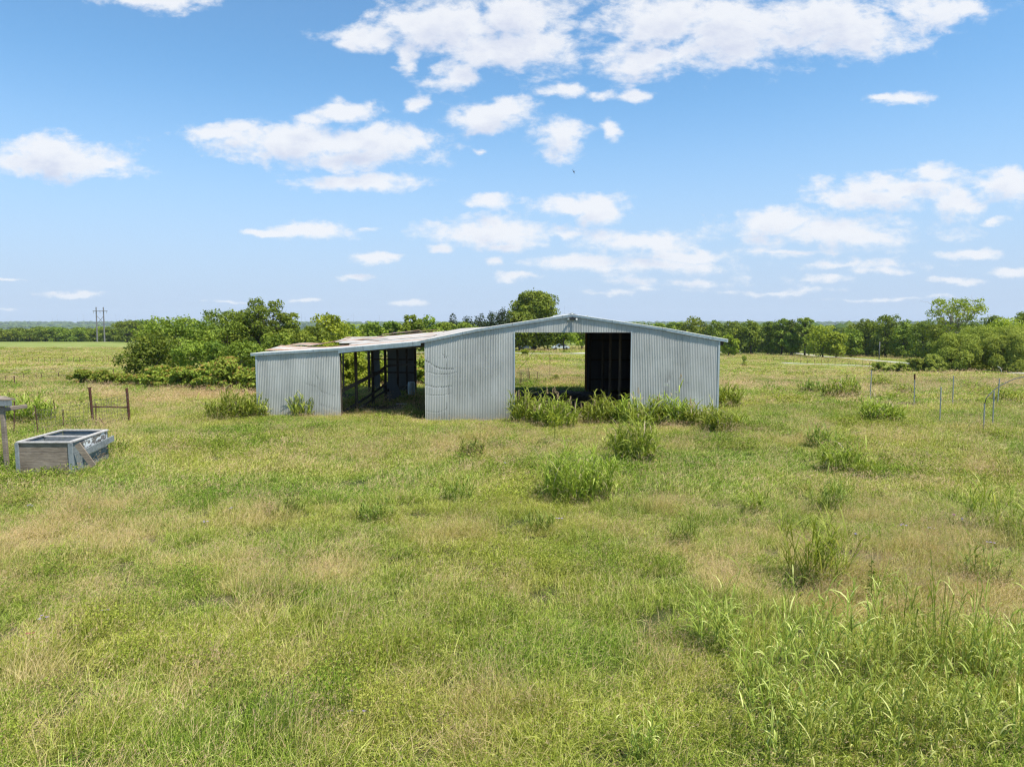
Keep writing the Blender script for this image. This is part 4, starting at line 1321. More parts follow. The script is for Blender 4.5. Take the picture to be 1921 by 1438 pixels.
# ------------------------------------------------------------------ tall grass clumps, weeds, flowers
def grass_clump(seed, wid, hgt, stems, blade_w=.022, droop=.5, dep=None, tassels=0, dry=.07, blade_len=.55, mat=None):
    """Johnson-grass clump: upright stalks, each with long arching leaves"""
    rs = np.random.RandomState(seed)
    dep = dep or wid
    V = []; F = []; T = []; nv = 0
    dv = []; df = []; dn = 0
    tb = MB()
    for s in range(stems):
        t = rs.rand() * 2 * math.pi; q = math.sqrt(rs.rand())
        bx, by = math.cos(t) * q * wid / 2 * .85, math.sin(t) * q * dep / 2 * .85
        edge = 1 - .40 * q ** 2
        h = hgt * edge * (rs.uniform(.5, 1.0) if rs.rand() > .08 else rs.uniform(1.05, 1.3))
        lx, ly = bx / wid * .42 + rs.normal() * .09, by / dep * .42 + rs.normal() * .09
        tone = rs.rand()
        nb = 5 + rs.randint(4)
        # stalk
        st = np.array([[bx + lx * h * u ** 1.6, by + ly * h * u ** 1.6, h * u * .86] for u in (0, .35, .7, 1.0)])
        w = blade_w * .26
        a = rs.rand() * math.pi; du = np.array([math.cos(a), math.sin(a), 0]) * w
        pts = np.concatenate([st - du, st + du * 1.0])
        V.append(pts); F += [[nv + i, nv + i + 1, nv + 5 + i, nv + 4 + i] for i in range(3)]; T += [.35 + .3 * tone] * 8; nv += 8
        for b in range(nb):
            u0 = rs.uniform(.12, 1.0)
            p0 = np.array([bx + lx * h * u0 ** 1.6, by + ly * h * u0 ** 1.6, h * u0 * .86])
            az = rs.rand() * 2 * math.pi
            dr = np.array([math.cos(az), math.sin(az), 0.])
            L = blade_len * hgt * rs.uniform(.45, 1.0)
            up = rs.uniform(1.1, 1.8)
            dp = droop * rs.uniform(.5, 1.5)
            k = 5
            c = []
            for i in range(k):
                v = i / (k - 1)
                c.append(p0 + dr * L * (v * .48 + .12 * v * v) + np.array([0, 0, L * (up * v * .62 - dp * v * v * 1.05)]))
            c = np.array(c); c[:, 2] = np.maximum(c[:, 2], .01)
            sd = np.cross(dr, [0, 0, 1]) + np.array([0, 0, rs.normal() * .35])
            ww = blade_w * rs.uniform(.6, 1.2) * np.array([.55, 1.0, .95, .6, .06])[:, None] * .5
            pts = np.concatenate([c - sd * ww, c + sd * ww])
            if rs.rand() < dry:
                dv.append(pts); df += [[dn + i, dn + i + 1, dn + k + i + 1, dn + k + i] for i in range(k - 1)]; dn += 2 * k
            else:
                V.append(pts); F += [[nv + i, nv + i + 1, nv + k + i + 1, nv + k + i] for i in range(k - 1)]
                T += list(np.clip(np.array([.2, .4, .55, .7, .8] * 2) * .55 + .35 * tone + .1 * rs.normal(), 0, 1)); nv += 2 * k  # dark roots to bright tips: clump shade painted into the blade tint
        if s < tassels:
            st[-1][2] = h * 1.02
            c0 = st[-1]
            for j in range(46):
                hh = rs.rand()
                az = rs.rand() * 6.28
                o_ = np.array([math.cos(az), math.sin(az), 0]) * .085 * (1 - hh * .75) * rs.rand()
                p = c0 + np.array([lx * .3 * hh, ly * .3 * hh, .03 + hh * .30]) + o_
                e = .011
                tb.add([p + [-e, 0, 0], p + [0, e * .5, e * 1.4], p + [e, 0, 0], p + [0, -e * .5, -e * 1.4]], [(0, 1, 2, 3)])
            tb.tube([c0, c0 + np.array([lx * .2, ly * .2, .34])], [.003, .002], 4, cap=False)
    if 0 < len(dv) < 30:      # only a few dry leaves: they stay in the one mesh
        for pts in dv:
            V.append(pts); F += [[nv + i, nv + i + 1, nv + 6 + i, nv + 5 + i] for i in range(4)]; T += [.98] * 10; nv += 10
        dn = 0
    g_ = MB(); g_.add(np.concatenate(V), np.array(F), np.array(T))
    d_ = None
    if dn:
        d_ = MB(); d_.add(np.concatenate(dv), np.array(df))
    return g_, d_, (tb if tassels else None)


def place_clump(px, py, wpx, hpx, seed, label, stems=None, name='grass_clump', group='tall grass clumps in the meadow', mat=None, cat='grass clump', depth=None, **kw):
    p = ghit(px, py)
    sc = p.y / F_PX
    wid, hgt = wpx * sc * 1.1, hpx * sc * (1.35 if mat is None else 1.55 if mat is M_STALK else 1.2)
    dep = depth or min(wid, 1.6)
    # the picture point marks the near foot of the clump
    c = Vector((p.x, p.y + dep * .35, 0)); c.z = G(c.x, c.y) - .02
    stems = stems or int(max(14, min(170, 62 * wid * dep + 10)))
    bw = max(.020, min(.06, .95 * p.y / 683. * 1.0))
    stems = max(10, int(stems * .8))
    bw = kw.pop('blade_w', bw)
    g_, d_, t_ = grass_clump(seed, wid, hgt, stems, blade_w=bw, dep=dep, **kw)
    t = thing(name, label, cat, c, group)
    child(t, 'blades', g_.mesh('blades', mat or M_TALL))
    if d_: child(t, 'dry_blades', d_.mesh('dry_blades', M_DRYBLADE))
    if t_: child(t, 'tassels', t_.mesh('tassels', M_TASSEL))
    return t


CL = [
    (988, 796, 66, 50, 'tall grass clump at the left post of the big doorway', dict(tassels=6, stems=110)),
    (1045, 805, 84, 54, 'widest pale grass clump in the doorway, topped with reddish seed heads', dict(tassels=12, stems=130)),
    (1130, 797, 74, 46, 'grass clump below the dark posts seen in the doorway', dict(tassels=3, stems=110)),
    (1178, 796, 52, 44, 'grass clump at the right post of the big doorway', dict(stems=90)),
    (1222, 803, 74, 52, 'tall grass clump against the wall just right of the doorway', dict(tassels=4, stems=120)),
    (1272, 800, 66, 50, 'dense grass clump at the middle of the right barn wall', dict(tassels=3, stems=110)),
    (1320, 803, 66, 42, 'grass clump near the right corner of the barn', dict(tassels=4, stems=90)),
    (1362, 815, 72, 44, 'low bright grass clump just beyond the right corner of the barn', dict(stems=100)),
    (1398, 806, 38, 26, 'smallest outlying clump right of the barn corner clumps', dict(stems=40)),
    (1196, 875, 80, 84, 'tall dark narrow grass clump standing before the row by the barn', dict(stems=120, dry=.08)),
    (1150, 850, 40, 40, 'thin clump between the tall dark clump and the big central one', dict(stems=26)),
    (1092, 948, 148, 100, 'largest dense grass clump in the middle of the meadow', dict(stems=230, blade_len=.42, depth=1.5)),
    (1372, 768, 48, 42, 'round dark grass clump beside the far right barn corner', dict(stems=90)),
    (420, 789, 90, 48, 'leafy grass clump in the meadow left of the barn wall', dict(stems=120)),
    (470, 785, 60, 40, 'grass clump touching the leafy one, nearest the left barn corner', dict(stems=80)),
    (564, 784, 50, 38, 'spiky grass clump growing against the lean-to wall', dict(stems=50, droop=.3)),
    (505, 779, 30, 30, 'small dark weed clump at the foot of the left barn corner', dict(stems=24, mat=M_TALLD)),
    (1655, 794, 66, 40, 'bright leafy clump between the metal poles and the meadow centre', dict(stems=110)),
    (1690, 795, 34, 30, 'small clump attached to the right of the bright leafy one', dict(stems=40)),
    (1528, 735, 50, 20, 'low dark weedy clump at the left of the far group', dict(stems=70, mat=M_TALLD)),
    (1585, 747, 70, 32, 'leafy clump at the right of the far group before the poles', dict(stems=90)),
    (1600, 732, 40, 22, 'bright clump behind the leafy one of the far group', dict(stems=50)),
    (1660, 726, 36, 18, 'low yellow-green clump right of the first metal pole', dict(stems=50)),
    (1705, 739, 38, 18, 'low yellow-green clump at the foot of the second metal pole', dict(stems=50)),
    (1902, 757, 50, 18, 'flat bright clump at the right edge behind the arched pipe', dict(stems=60)),
    (1552, 845, 56, 46, 'dark upright weed clump in the right of the meadow', dict(stems=50, mat=M_TALLD, droop=.3)),
    (1590, 892, 74, 60, 'yellow-green spreading clump below the dark upright one', dict(stems=70)),
    (1632, 902, 36, 40, 'thin drooping clump right of the spreading one', dict(stems=24)),
    (1588, 966, 62, 72, 'sparse dark spiky clump in the right foreground meadow', dict(stems=26, droop=.4, mat=M_TALLD)),
    (1540, 968, 38, 48, 'fine dark tuft left of the sparse spiky clump', dict(stems=20, mat=M_TALLD, droop=.3)),
    (1550, 1116, 118, 128, 'bright yellow-green upright clump above the foreground weeds', dict(stems=62, droop=.35, blade_len=.6)),
    (1420, 968, 50, 50, 'drooping pale clump left of the sparse spiky clump', dict(stems=22)),
    (885, 862, 46, 40, 'dull green bushy weed in the meadow below the barn middle', dict(stems=60, mat=M_TALLD, blade_len=.35, droop=.3)),
    (858, 947, 54, 50, 'dull weed left of the largest grass clump', dict(stems=45, mat=M_TALLD, blade_len=.35, droop=.3)),
    (1012, 1004, 66, 46, 'grey-green weed below the largest grass clump', dict(stems=40, mat=M_TALLD, blade_len=.4, droop=.2)),
    (1290, 1030, 56, 56, 'dull green weed lower right of the largest grass clump', dict(stems=36, mat=M_TALLD, blade_len=.35, droop=.25)),
    (1905, 1015, 110, 100, 'bright grass clump cut by the right edge of the picture', dict(stems=46, droop=.5)),
    (1866, 1105, 84, 80, 'dark brownish weed at the right edge below the bright clump', dict(stems=40, mat=M_TALLD, blade_len=.4)),
    (50, 797, 76, 48, 'bright clump behind the wooden stand at the left edge', dict(stems=100)),
    (20, 790, 36, 44, 'clump half hidden by the wooden stand at the left edge', dict(stems=50)),
    (130, 870, 34, 22, 'small grey-green weed at the foot of the wooden crate', dict(stems=24, mat=M_TALLD, blade_len=.5)),
    (172, 868, 44, 34, 'weed growing against the right side of the crate', dict(stems=40, mat=M_TALLD, blade_len=.5)),
    (205, 850, 50, 26, 'low weed at the back right corner of the crate', dict(stems=40, mat=M_TALLD, blade_len=.5)),
    (85, 897, 70, 20, 'low leafy fringe along the front of the crate', dict(stems=50, mat=M_TALLD, blade_len=.6)),
    (1335, 1230, 60, 110, 'left thin group of arching stalks in the foreground', dict(stems=14, droop=.55, blade_w=.019, mat=M_STALK)),
    (1372, 1235, 60, 120, 'right thin group of arching stalks in the foreground', dict(stems=14, droop=.55, blade_w=.019, mat=M_STALK)),
    (750, 1060, 44, 34, 'small tan tuft in the foreground left of centre', dict(stems=22, mat=M_TALLD, blade_len=.4)),
    (520, 975, 90, 40, 'low dull green weed patch in the left meadow', dict(stems=60, mat=M_TALLD, blade_len=.5)),
    (700, 985, 70, 40, 'low lush weed patch in the meadow left of centre', dict(stems=60, mat=M_TALLD, blade_len=.5)),
]
for i, (px, py, w_, h_, lb, kw) in enumerate(CL):
    place_clump(px, py, w_, h_, 300 + i, lb, **kw)
# foreground mass at the lower right: clump by clump
FG = [(1450, 1345, 100, 190), (1530, 1300, 110, 180), (1610, 1290, 110, 190), (1690, 1310, 110, 180), (1770, 1300, 110, 180), (1850, 1290, 100, 170), (1920, 1300, 110, 180),
      (1480, 1440, 120, 180), (1570, 1420, 120, 190), (1660, 1430, 120, 190), (1750, 1420, 120, 190), (1840, 1430, 120, 190), (1925, 1430, 120, 190), (1230, 1450, 90, 110), (1700, 1500, 160, 170), (1860, 1510, 160, 170), (1540, 1500, 160, 160)]
FL = ['first of the upper row of foreground stalks, at its left end', 'second foreground clump of the upper row', 'third foreground clump of the upper row', 'fourth foreground clump of the upper row', 'fifth foreground clump of the upper row', 'sixth foreground clump of the upper row', 'last clump of the upper foreground row, cut by the right edge',
      'left end clump of the lower foreground row', 'second clump from the left in the lower foreground row', 'third clump from the left in the lower foreground row', 'fourth clump from the left in the lower foreground row', 'fifth clump from the left in the lower foreground row', 'right end clump of the lower foreground row', 'lone clump cut by the bottom edge, left of the foreground mass',
      'middle clump at the very bottom edge', 'right clump at the very bottom edge', 'left clump at the very bottom edge']
for i, ((px, py, w_, h_), lb) in enumerate(zip(FG, FL)):
    place_clump(px, py, w_, h_, 400 + i, lb, stems=32 if i < 13 else 20, blade_w=.0165, droop=.48, blade_len=.24, dry=.10, mat=M_STALK, group='tall stalks in the lower right foreground', depth=.9)


def flower(px, py, hpx, seed, label, petal, name='wildflower', kind='small'):
    p = ghit(px, py); sc = p.y / F_PX; h = hpx * sc
    rs = np.random.RandomState(seed)
    t = thing(name, label, 'flower', (p.x, p.y, p.z), 'wildflowers in the meadow')
    s = MB(); k = 1 if kind == 'thistle' else 3
    fl_ = MB()
    for j in range(k):
        e = Vector((rs.normal() * .05 * (k > 1), rs.normal() * .05 * (k > 1), h * rs.uniform(.85, 1)))
        s.tube([(0, 0, 0), e * .5 + Vector((.01, 0, 0)), e], [.006, .005, .004], 5)
        for q in range(6 if kind != 'thistle' else 16):
            u = rs.uniform(.15, .9); c = e * u; az = rs.rand() * 6.28
            d = Vector((math.cos(az), math.sin(az), .3)); w = Vector((-math.sin(az), math.cos(az), 0)) * .014
            L = .09 * (1 - u * .4)
            s.add([c, c + d * L * .5 + w, c + d * L, c + d * L * .5 - w], [(0, 1, 2, 3)])
        r_ = .030 if kind == 'small' else .05
        for q in range(9 if kind == 'small' else 26):
            az = q / 9 * 6.28 if kind == 'small' else rs.rand() * 6.28
            tl = .25 if kind == 'small' else rs.uniform(.2, 2.)
            d = Vector((math.cos(az), math.sin(az), tl)).normalized(); w = Vector((-math.sin(az), math.cos(az), 0)) * r_ * .32
            fl_.add([e, e + d * r_ * .6 + w, e + d * r_, e + d * r_ * .6 - w], [(0, 1, 2, 3)])
    child(t, 'stem', s.mesh('stem', M_TALLD)); child(t, 'petals', fl_.mesh('petals', petal))


for i, (px, py, hp, lb, pt, kd) in enumerate([
        (1787, 1000, 36, 'lone pink thistle flower on the right of the meadow', M_PINK, 'thistle'), (1800, 985, 14, 'tiny purple flower just right of the pink thistle', M_PURPLE, 'small'), (1697, 1000, 16, 'purple flower cluster left of the pink thistle', M_PURPLE, 'small'),
        (1744, 1002, 14, 'purple flower between the cluster and the pink thistle', M_PURPLE, 'small'), (1610, 1015, 14, 'purple flower left of the purple cluster, below the spiky clump', M_PURPLE, 'small'), (1862, 1030, 14, 'purple flower beside the bright clump at the right edge', M_PURPLE, 'small'),
        (1422, 995, 34, 'pale yellow milkweed head, right one of the leafy pair', M_YELLOW, 'thistle'), (1400, 995, 26, 'green leafy milkweed, left one of the pair', M_TALL, 'thistle'),
        (197, 1156, 14, 'blue-purple flower in the lower left meadow', M_PURPLE, 'small'), (80, 1170, 14, 'blue-purple flower beside the magenta one at the left', M_PURPLE, 'small'), (54, 1200, 14, 'single magenta flower at the lower left', M_MAGENTA, 'small'),
        (60, 960, 14, 'pale purple flower at the left edge below the crate', M_PURPLE, 'small'), (170, 965, 14, 'pale purple flower in the meadow below the crate', M_PURPLE, 'small'), (385, 990, 14, 'pale purple flower in the left middle of the meadow', M_PURPLE, 'small'),
        (433, 965, 14, 'pale purple flower just above the left middle one', M_PURPLE, 'small'), (660, 1345, 16, 'pale purple flower near the bottom left of centre', M_PURPLE, 'small'), (945, 880, 12, 'pale flower left of the largest grass clump', M_PURPLE, 'small'), (1050, 985, 14, 'pale flower just below the largest grass clump', M_PURPLE, 'small'), (1570, 1225, 18, 'pale bud above the foreground stalks', M_YELLOW, 'small')]):
    flower(px, py, hp, 500 + i, lb, pt, kind=kd)
# thin sapling before the doorway, a leafy weed stalk
p = ghit(1040, 836)
t = thing('sapling', 'thin leafless sapling stem before the doorway grass', 'sapling', (p.x, p.y, p.z))
b = MB(); b.tube([(0, 0, 0), (.02, 0, .5), (0, 0, 1.05)], [.02, .017, .012], 6); child(t, 'stem', b.mesh('stem', M_TALLD))
lb_ = MB(); rs = np.random.RandomState(4); n = 260
P = np.stack([rs.normal(size=n) * .14, rs.normal(size=n) * .14, .75 + rs.rand(n) * .5], -1); Nn = rs.normal(size=(n, 3)) + [0, 0, 1]; Nn /= np.linalg.norm(Nn, axis=1)[:, None]
V, Fq = leaf_quads(P, Nn, .08, rs); lb_.add(V, Fq, np.repeat(rs.rand(n) * .8, 4)); child(t, 'leaves', lb_.mesh('leaves', M_LEAFB))
p = ghit(1632, 1135)
t = thing('weed_stalk', 'thin upright leafy weed stalk right of the bright foreground clump', 'weed', (p.x, p.y, p.z))
b = MB(); b.tube([(0, 0, 0), (.02, 0, .45), (-.02, 0, 1.0)], [.01, .008, .005], 6); child(t, 'stem', b.mesh('stem', M_TALLD))
lb_ = MB(); n = 80; hz = rs.rand(n); az = rs.rand(n) * 6.28
P = np.stack([np.cos(az) * .05, np.sin(az) * .05, .15 + hz * .85], -1); Nn = np.stack([np.cos(az) * .3, np.sin(az) * .3, np.ones(n)], -1) + rs.normal(size=(n, 3)) * .3; Nn /= np.linalg.norm(Nn, axis=1)[:, None]
V, Fq = leaf_quads(P, Nn, .085, rs, .4); lb_.add(V, Fq, np.repeat(rs.rand(n) * .4, 4)); child(t, 'leaves', lb_.mesh('leaves', M_TALL)); t.scale = (.8, .8, .85)

# ------------------------------------------------------------------ crate, stand, fences, poles
A = ghit(37, 893)
Yc0 = A.y
fl0 = at(33, 829, Yc0); fr0 = at(132, 826, Yc0)
zt = fl0.z
Yc1 = Yc0 + 2.25
bl1 = at(117, 806, Yc1); br1 = at(201, 807, Yc1)
crate = thing('wooden_crate', 'weathered wooden feed crate with dividers, open on top, lying in the grass at the left', 'crate', (fl0.x, Yc0, G(fl0.x, Yc0)))
gz0 = G(fl0.x, Yc0) - .12
X0, X1 = fl0.x, fr0.x
xb0, xb1 = bl1.x, br1.x
zb_ = (bl1.z + br1.z) / 2
th = .04


def slab(name, a0, a1, b0, b1, z0a, z1a, z0b, z1b, mat, par, n_planks=1, gap=.008):
    """plank wall from line a(x,y) to b(x,y)"""
    for k in range(n_planks):
        f0, f1 = k / n_planks, (k + 1) / n_planks
        w = MB()
        w.beam((a0, a1, z0a + (z1a - z0a) * (f0 + f1) / 2), (b0, b1, z0b + (z1b - z0b) * (f0 + f1) / 2), th + (k % 2) * .004, (z1a - z0a) / n_planks - gap)
        w.build(name, mat, par)


zf = zt - .03
slab('front_plank', X0 + .03, Yc0, X1 - .02, Yc0, gz0 + .05, zf, gz0 + .05, zf, M_WOOD, crate, 4)
slab('side_plank', X1, Yc0 + .02, xb1, Yc1 - .02, gz0 + .1, zf, G(xb1, Yc1) - .1, zb_ - .03, M_WOODG, crate, 3)
slab('side_plank', X0, Yc0 + .02, xb0, Yc1 - .02, gz0 + .1, zf, G(xb0, Yc1) - .1, zb_ - .03, M_WOODG, crate, 3)
slab('back_plank', xb0 + .03, Yc1, xb1 - .03, Yc1, G(xb1, Yc1) - .1, zb_ - .03, G(xb1, Yc1) - .1, zb_ - .03, M_WOODG, crate, 3)
w = MB(); w.beam((X1 + .035, Yc0 + .42, zf - .20), (xb1 + .04, Yc1 - .1, zb_ - .17), .012, .30); w.build('peeling_panel', M_PEEL, crate)
for (a, b_, ya, yb, za, zb2) in [(X0 - .02, X1 + .04, Yc0 - .01, Yc0 - .01, zt, zt), (xb0 - .02, xb1 + .02, Yc1, Yc1, zb_, zb_)]:
    w = MB(); w.beam((a, ya, za), (b_, yb, zb2), .11, .045); w.build('rim_board', M_RIM, crate)
w = MB(); w.beam((X0, Yc0 + .06, zt + .002), (xb0, Yc1 - .06, zb_ + .002), .11, .045); w.build('rim_board', M_RIM, crate)
w = MB(); w.beam((X1, Yc0 + .06, zt + .002), (xb1, Yc1 - .06, zb_ + .002), .14, .05); w.build('rim_board', M_RIM, crate)
fm = .55
xm0, xm1 = X0 + (xb0 - X0) * fm, X1 + (xb1 - X1) * fm
w = MB(); w.beam((xm0 + .04, Yc0 + 2.25 * fm, zt - .03), (xm1 - .06, Yc0 + 2.25 * fm, zt - .03), .05, .05); w.build('divider_board', M_RIM, crate)
w = MB(); w.beam((xm0 + .04, Yc0 + 2.25 * fm, zt - .32), (xm1 - .06, Yc0 + 2.25 * fm, zt - .32), .03, .46); w.build('divider_panel', M_WOODG, crate)
for (x, y, wd, mt, zt_) in [(X0, Yc0 - .045, .115, M_WOODG, zt - .03), (X1 + .02, Yc0 - .045, .14, M_WOODG, zt - .03)]:
    w = MB(); w.beam((x, y, gz0 - .1), (x, y, zt_), wd, .05, up=(0, 1, 0)); w.build('corner_post', mt, crate)
a = at(144, 832, Yc0 + .05); b_ = at(176, 870, Yc0 + .15)
w = MB(); w.beam((a.x + .03, Yc0 + .02, a.z), (b_.x + .05, Yc0 + .05, b_.z - .05), .04, .19, up=(.3, 0, 1)); w.build('leaning_board', M_WOOD, crate)
a = at(150, 838, Yc0 + .4); b_ = at(207, 825, Yc1 + .1)
w = MB(); w.beam((X1 + .10, Yc0 + .5, zt - .42), (xb1 + .14, Yc1 + .12, zb_ - .30), .04, .20); w.build('loose_plank', M_WOODG, crate)
# floor of the crate
w = MB(); w.add([(X0 + .03, Yc0 + .03, gz0 + .3), (X1 - .03, Yc0 + .03, gz0 + .3), (xb1 - .03, Yc1 - .03, gz0 + .3), (xb0 + .03, Yc1 - .03, gz0 + .3)], [(0, 1, 2, 3)]); w.build('crate_floor', M_POSTD, crate)

# the wooden stand at the left edge
Ys = ghit(4, 883).y
q = at(3, 883, Ys)
stand = thing('wooden_stand', 'weathered grey wooden stand cut by the left edge of the picture', 'stand', (q.x, Ys, G(q.x, Ys)))
zt1 = at(10, 760, Ys).z; zt0 = at(10, 752, Ys).z
xr = at(23.5, 750, Ys).x; xp = at(4, 750, Ys).x
w = MB(); w.beam((xp - .02, Ys + .05, G(xp, Ys) - .1), (xp - .05, Ys + .05, zt1 - .02), .13, .10, up=(0, 1, 0)); w.build('leg', M_WOOD, stand)
w = MB(); w.beam((xp - 2.2, Ys + .05, G(xp, Ys) - .1), (xp - 2.2, Ys + .05, zt1 - .02), .13, .10, up=(0, 1, 0)); w.build('leg', M_WOOD, stand)
for xx in (xp - 1.2, xp - 2.2):
    w = MB(); w.beam((xx, Ys + 1.1, G(xx, Ys + 1.1) - .1), (xx, Ys + 1.1, zt1 - .02), .13, .10, up=(0, 1, 0)); w.build('leg', M_WOOD, stand)
w = MB(); w.beam((xp - 2.5, Ys - .06, (zt0 + zt1) / 2 + .0), (xr, Ys - .06, (zt0 + zt1) / 2), .05, .17); w.build('fascia_board', M_WOODG, stand)
w = MB(); w.beam((xp - .02, Ys - .0, zt1 - .14), (xp + .10, Ys + .9, zt1 - .14), .12, .13); w.build('bracket', M_WOOD, stand)
for k in range(4):
    w = MB(); w.beam((xp - 2.5, Ys + .03 + k * .245, zt0 + .045), (xr - .01 - .27 * k, Ys + .03 + k * .245, zt0 + .045), .235, .045); w.build('deck_board', M_WOOD, stand)

# rusty pipe brace (an H of pipe)
hb_ = thing('pipe_brace', 'rusty H-shaped pipe brace of the old fence behind the crate', 'fence brace', tuple(at(205, 793, 32.6)))
l0, l1 = ghit(175, 792), None
Yb = l0.y
a0, a1 = at(175, 796, Yb), at(168, 728, Yb); b0, b1 = at(243.5, 797, Yb), at(237.5, 728, Yb)
for s0, s1 in ((a0, a1), (b0, b1)):
    w = MB(); w.tube([s0, s1, s1 + (s1 - s0).normalized() * .012], [.055, .055, .045], 12); w.build('upright', M_RUST, hb_, smooth=False)
w = MB(); w.tube([at(173, 762.5, Yb), at(240, 764, Yb)], .035, 10); w.build('crossbar', M_RUST, hb_)
w = MB(); w.tube([a1 + Vector((-.09, 0, .01)), a1 + Vector((.07, 0, .03))], .03, 8); w.build('top_cap', M_RUST, hb_)


def tpost(px0, py0, px1, py1, label, group='thin rusty fence posts of the old pen', mat=None, w_=.045, Y=None, name='fence_post', cat='fence post'):
    if Y is None:
        Y = ghit(px0, py0).y
    a, b_ = at(px0, py0, Y), at(px1, py1, Y)
    a.z = min(a.z, G(a.x, Y)) - .1
    t = thing(name, label, cat, (a.x, Y, G(a.x, Y)), group)
    m_ = MB()
    # T section: flange and web
    d = (b_ - a)
    m_.beam(a, b_, w_, w_ * .28, up=(0, 1, 0))
    m_.beam(a + Vector((0, w_ * .45, 0)), b_ + Vector((0, w_ * .45, 0)), w_ * .25, w_ * .6, up=(0, 1, 0))
    m_.build('stake', mat or M_TPOST, t)
    return t, Y, a, b_


TP = [(25.8, 815, 27, 752, 'leaning rusty post right beside the wooden stand'), (72, 815.5, 65.3, 760, 'rusty post between the stand and the crate, tilted left'), (104.5, 786, 100.6, 751, 'farther rusty post behind the woven wire'), (118.3, 805, 118.3, 768, 'upright rusty post behind the back edge of the crate'), (180, 805, 180, 757, 'rusty post beside the left pipe of the brace')]
Yt = [ghit(t[0], t[1]).y for t in TP]
for t in TP:
    tpost(*t)
tpost(202, 805, 185.5, 781.5, 'short broken stake leaning left between the pipes of the brace')
# woven wire
wf = thing('wire_fence', 'sagging woven wire strung between the rusty posts behind the crate', 'wire fence', (at(120, 800, 27).x, 27, G(at(120, 800, 27).x, 27)))
pts_ = [(at(65, 815, Yt[1]).x, Yt[1]), (at(118, 800, Yt[3]).x, Yt[3]), (at(180, 800, Yt[4]).x, Yt[4]), (at(243, 795, Yb).x, Yb)]
hts = [1.05, .95, 1.25, 1.3]


def wire_run(parent, pts_, hts, dx=.16, dz=.17, r=.006, z0=.05):
    for (p0, p1, h0, h1) in zip(pts_[:-1], pts_[1:], hts[:-1], hts[1:]):
        w = MB()
        L = math.hypot(p1[0] - p0[0], p1[1] - p0[1]); n_ = max(2, int(L / dx))
        def P3(u, v):
            x, y = p0[0] + (p1[0] - p0[0]) * u, p0[1] + (p1[1] - p0[1]) * u
            h = (h0 + (h1 - h0) * u) - .10 * math.sin(u * math.pi)
            return Vector((x + .04 * math.sin(u * 9), y + .05 * math.sin(v * 5 + u * 4), G(x, y) + z0 + v * h))
        for i in range(n_ + 1):
            w.tube([P3(i / n_, 0), P3(i / n_, .5), P3(i / n_, 1)], r, 4, cap=False)
        nz = max(2, int((h0 + h1) / 2 / dz))
        for j in range(nz + 1):
            w.tube([P3(k / 10, j / nz) for k in range(11)], r * 1.1, 4, cap=False)
        w.build('woven_wire', M_WIRE, parent)


wire_run(wf, pts_, hts)
# wire pen behind the barn, seen through the doorway
wp = thing('wire_fence', 'low woven wire pen fence behind the barn, seen through the doorway', 'wire fence', (at(1000, 725, 50).x, 50, G(at(1000, 725, 50).x, 50)))
pb = [(at(968, 700, 49.6).x, 49.6), (at(992, 700, 52.5).x, 52.5), (at(1030, 700, 53.5).x, 53.5), (at(1100, 700, 51).x, 51)]
wire_run(wp, pb, [1.15, 1.1, .5, .45], r=.007)
for (px0, py0, px1, py1, lb, Y) in [(977, 728, 977.5, 700, 'dark wooden stake of the wire pen, left in the doorway view', 49.6), (994.5, 718, 992.5, 696, 'second stake of the wire pen seen through the doorway', 52.4), (989, 709, 989, 695, 'farther stake of the wire pen seen through the doorway', 56), (1008.5, 718, 1008.5, 697, 'thin stake right of the wire pen corner in the doorway view', 53.5)]:
    tpost(px0, py0, px1, py1, lb, 'stakes of the wire pen behind the barn', M_TPOST, .05, Y)
tpost(1031.6, 707, 1031.6, 664, 'tall thin rod standing in the meadow seen through the doorway', 'stakes of the wire pen behind the barn', M_TPOST, .035, 60.0)
for (px0, py0, px1, py1, lb, Y) in [(687.5, 722, 684.5, 680, 'stake between the back posts of the lean-to opening', 51.0), (790.5, 716, 790, 676, 'stake in the gap beside the right post of the lean-to', 52.0)]:
    tpost(px0, py0, px1, py1, lb, 'stakes behind the lean-to', M_TPOST, .06, Y)
# hanging wire cable in the doorway view
a, b_ = at(1023, 628, 46.5), at(972, 693, 36.0)
w = MB(); w.tube([a, a.lerp(b_, .35) + Vector((0, 0, -.12)), a.lerp(b_, .7) + Vector((0, 0, -.10)), b_], .010, 5)
tag(w.build('cable', M_WIRE, None), 'thin slack cable slanting across the view through the big doorway', 'cable')

# boundary fence of the left field: posts with wires
fp = [(-30, 721, 9), (10.5, 714, 8), (27, 722, 15), (45, 712, 10), (68, 711, 8), (77.8, 711.5, 9), (110, 710, 10), (170, 706, 8), (213, 703, 10), (253.5, 724, 20), (292, 719, 14), (330, 721, 12)]
names_ = ['fence post beyond the left edge of the picture', 'first short post of the far pasture fence from the left edge', 'tall post of the pasture fence in line with the wooden stand', 'post of the pasture fence just right of the tall one', 'short fifth post of the pasture fence', 'sixth post of the pasture fence, beside the short one', 'post of the pasture fence left of the low bushes',
          'post of the pasture fence hidden in the low bushes', 'post standing above the dip between the low bushes', 'dark post between the low bushes and the sumac', 'post among the sumac bushes', 'post at the right end among the sumac bushes']
prev = None
fw_ = thing('barbed_wire_fence', 'thin sagging wires of the pasture fence running across left of the barn', 'wire fence', (at(120, 705, 60).x, 60, G(at(120, 705, 60).x, 60)))
tops = []
for (px, py, hp), lb in zip(fp, names_):
    Y = ghit(px, py).y
    tpost(px, py, px - .5, py - hp * 1.15, lb, 'posts of the pasture fence', M_TPOST, .085, Y)
    if px not in (27, 253.5, 292, 330):
        tops.append(Vector((at(px, py, Y).x, Y, G(at(px, py, Y).x, Y))))
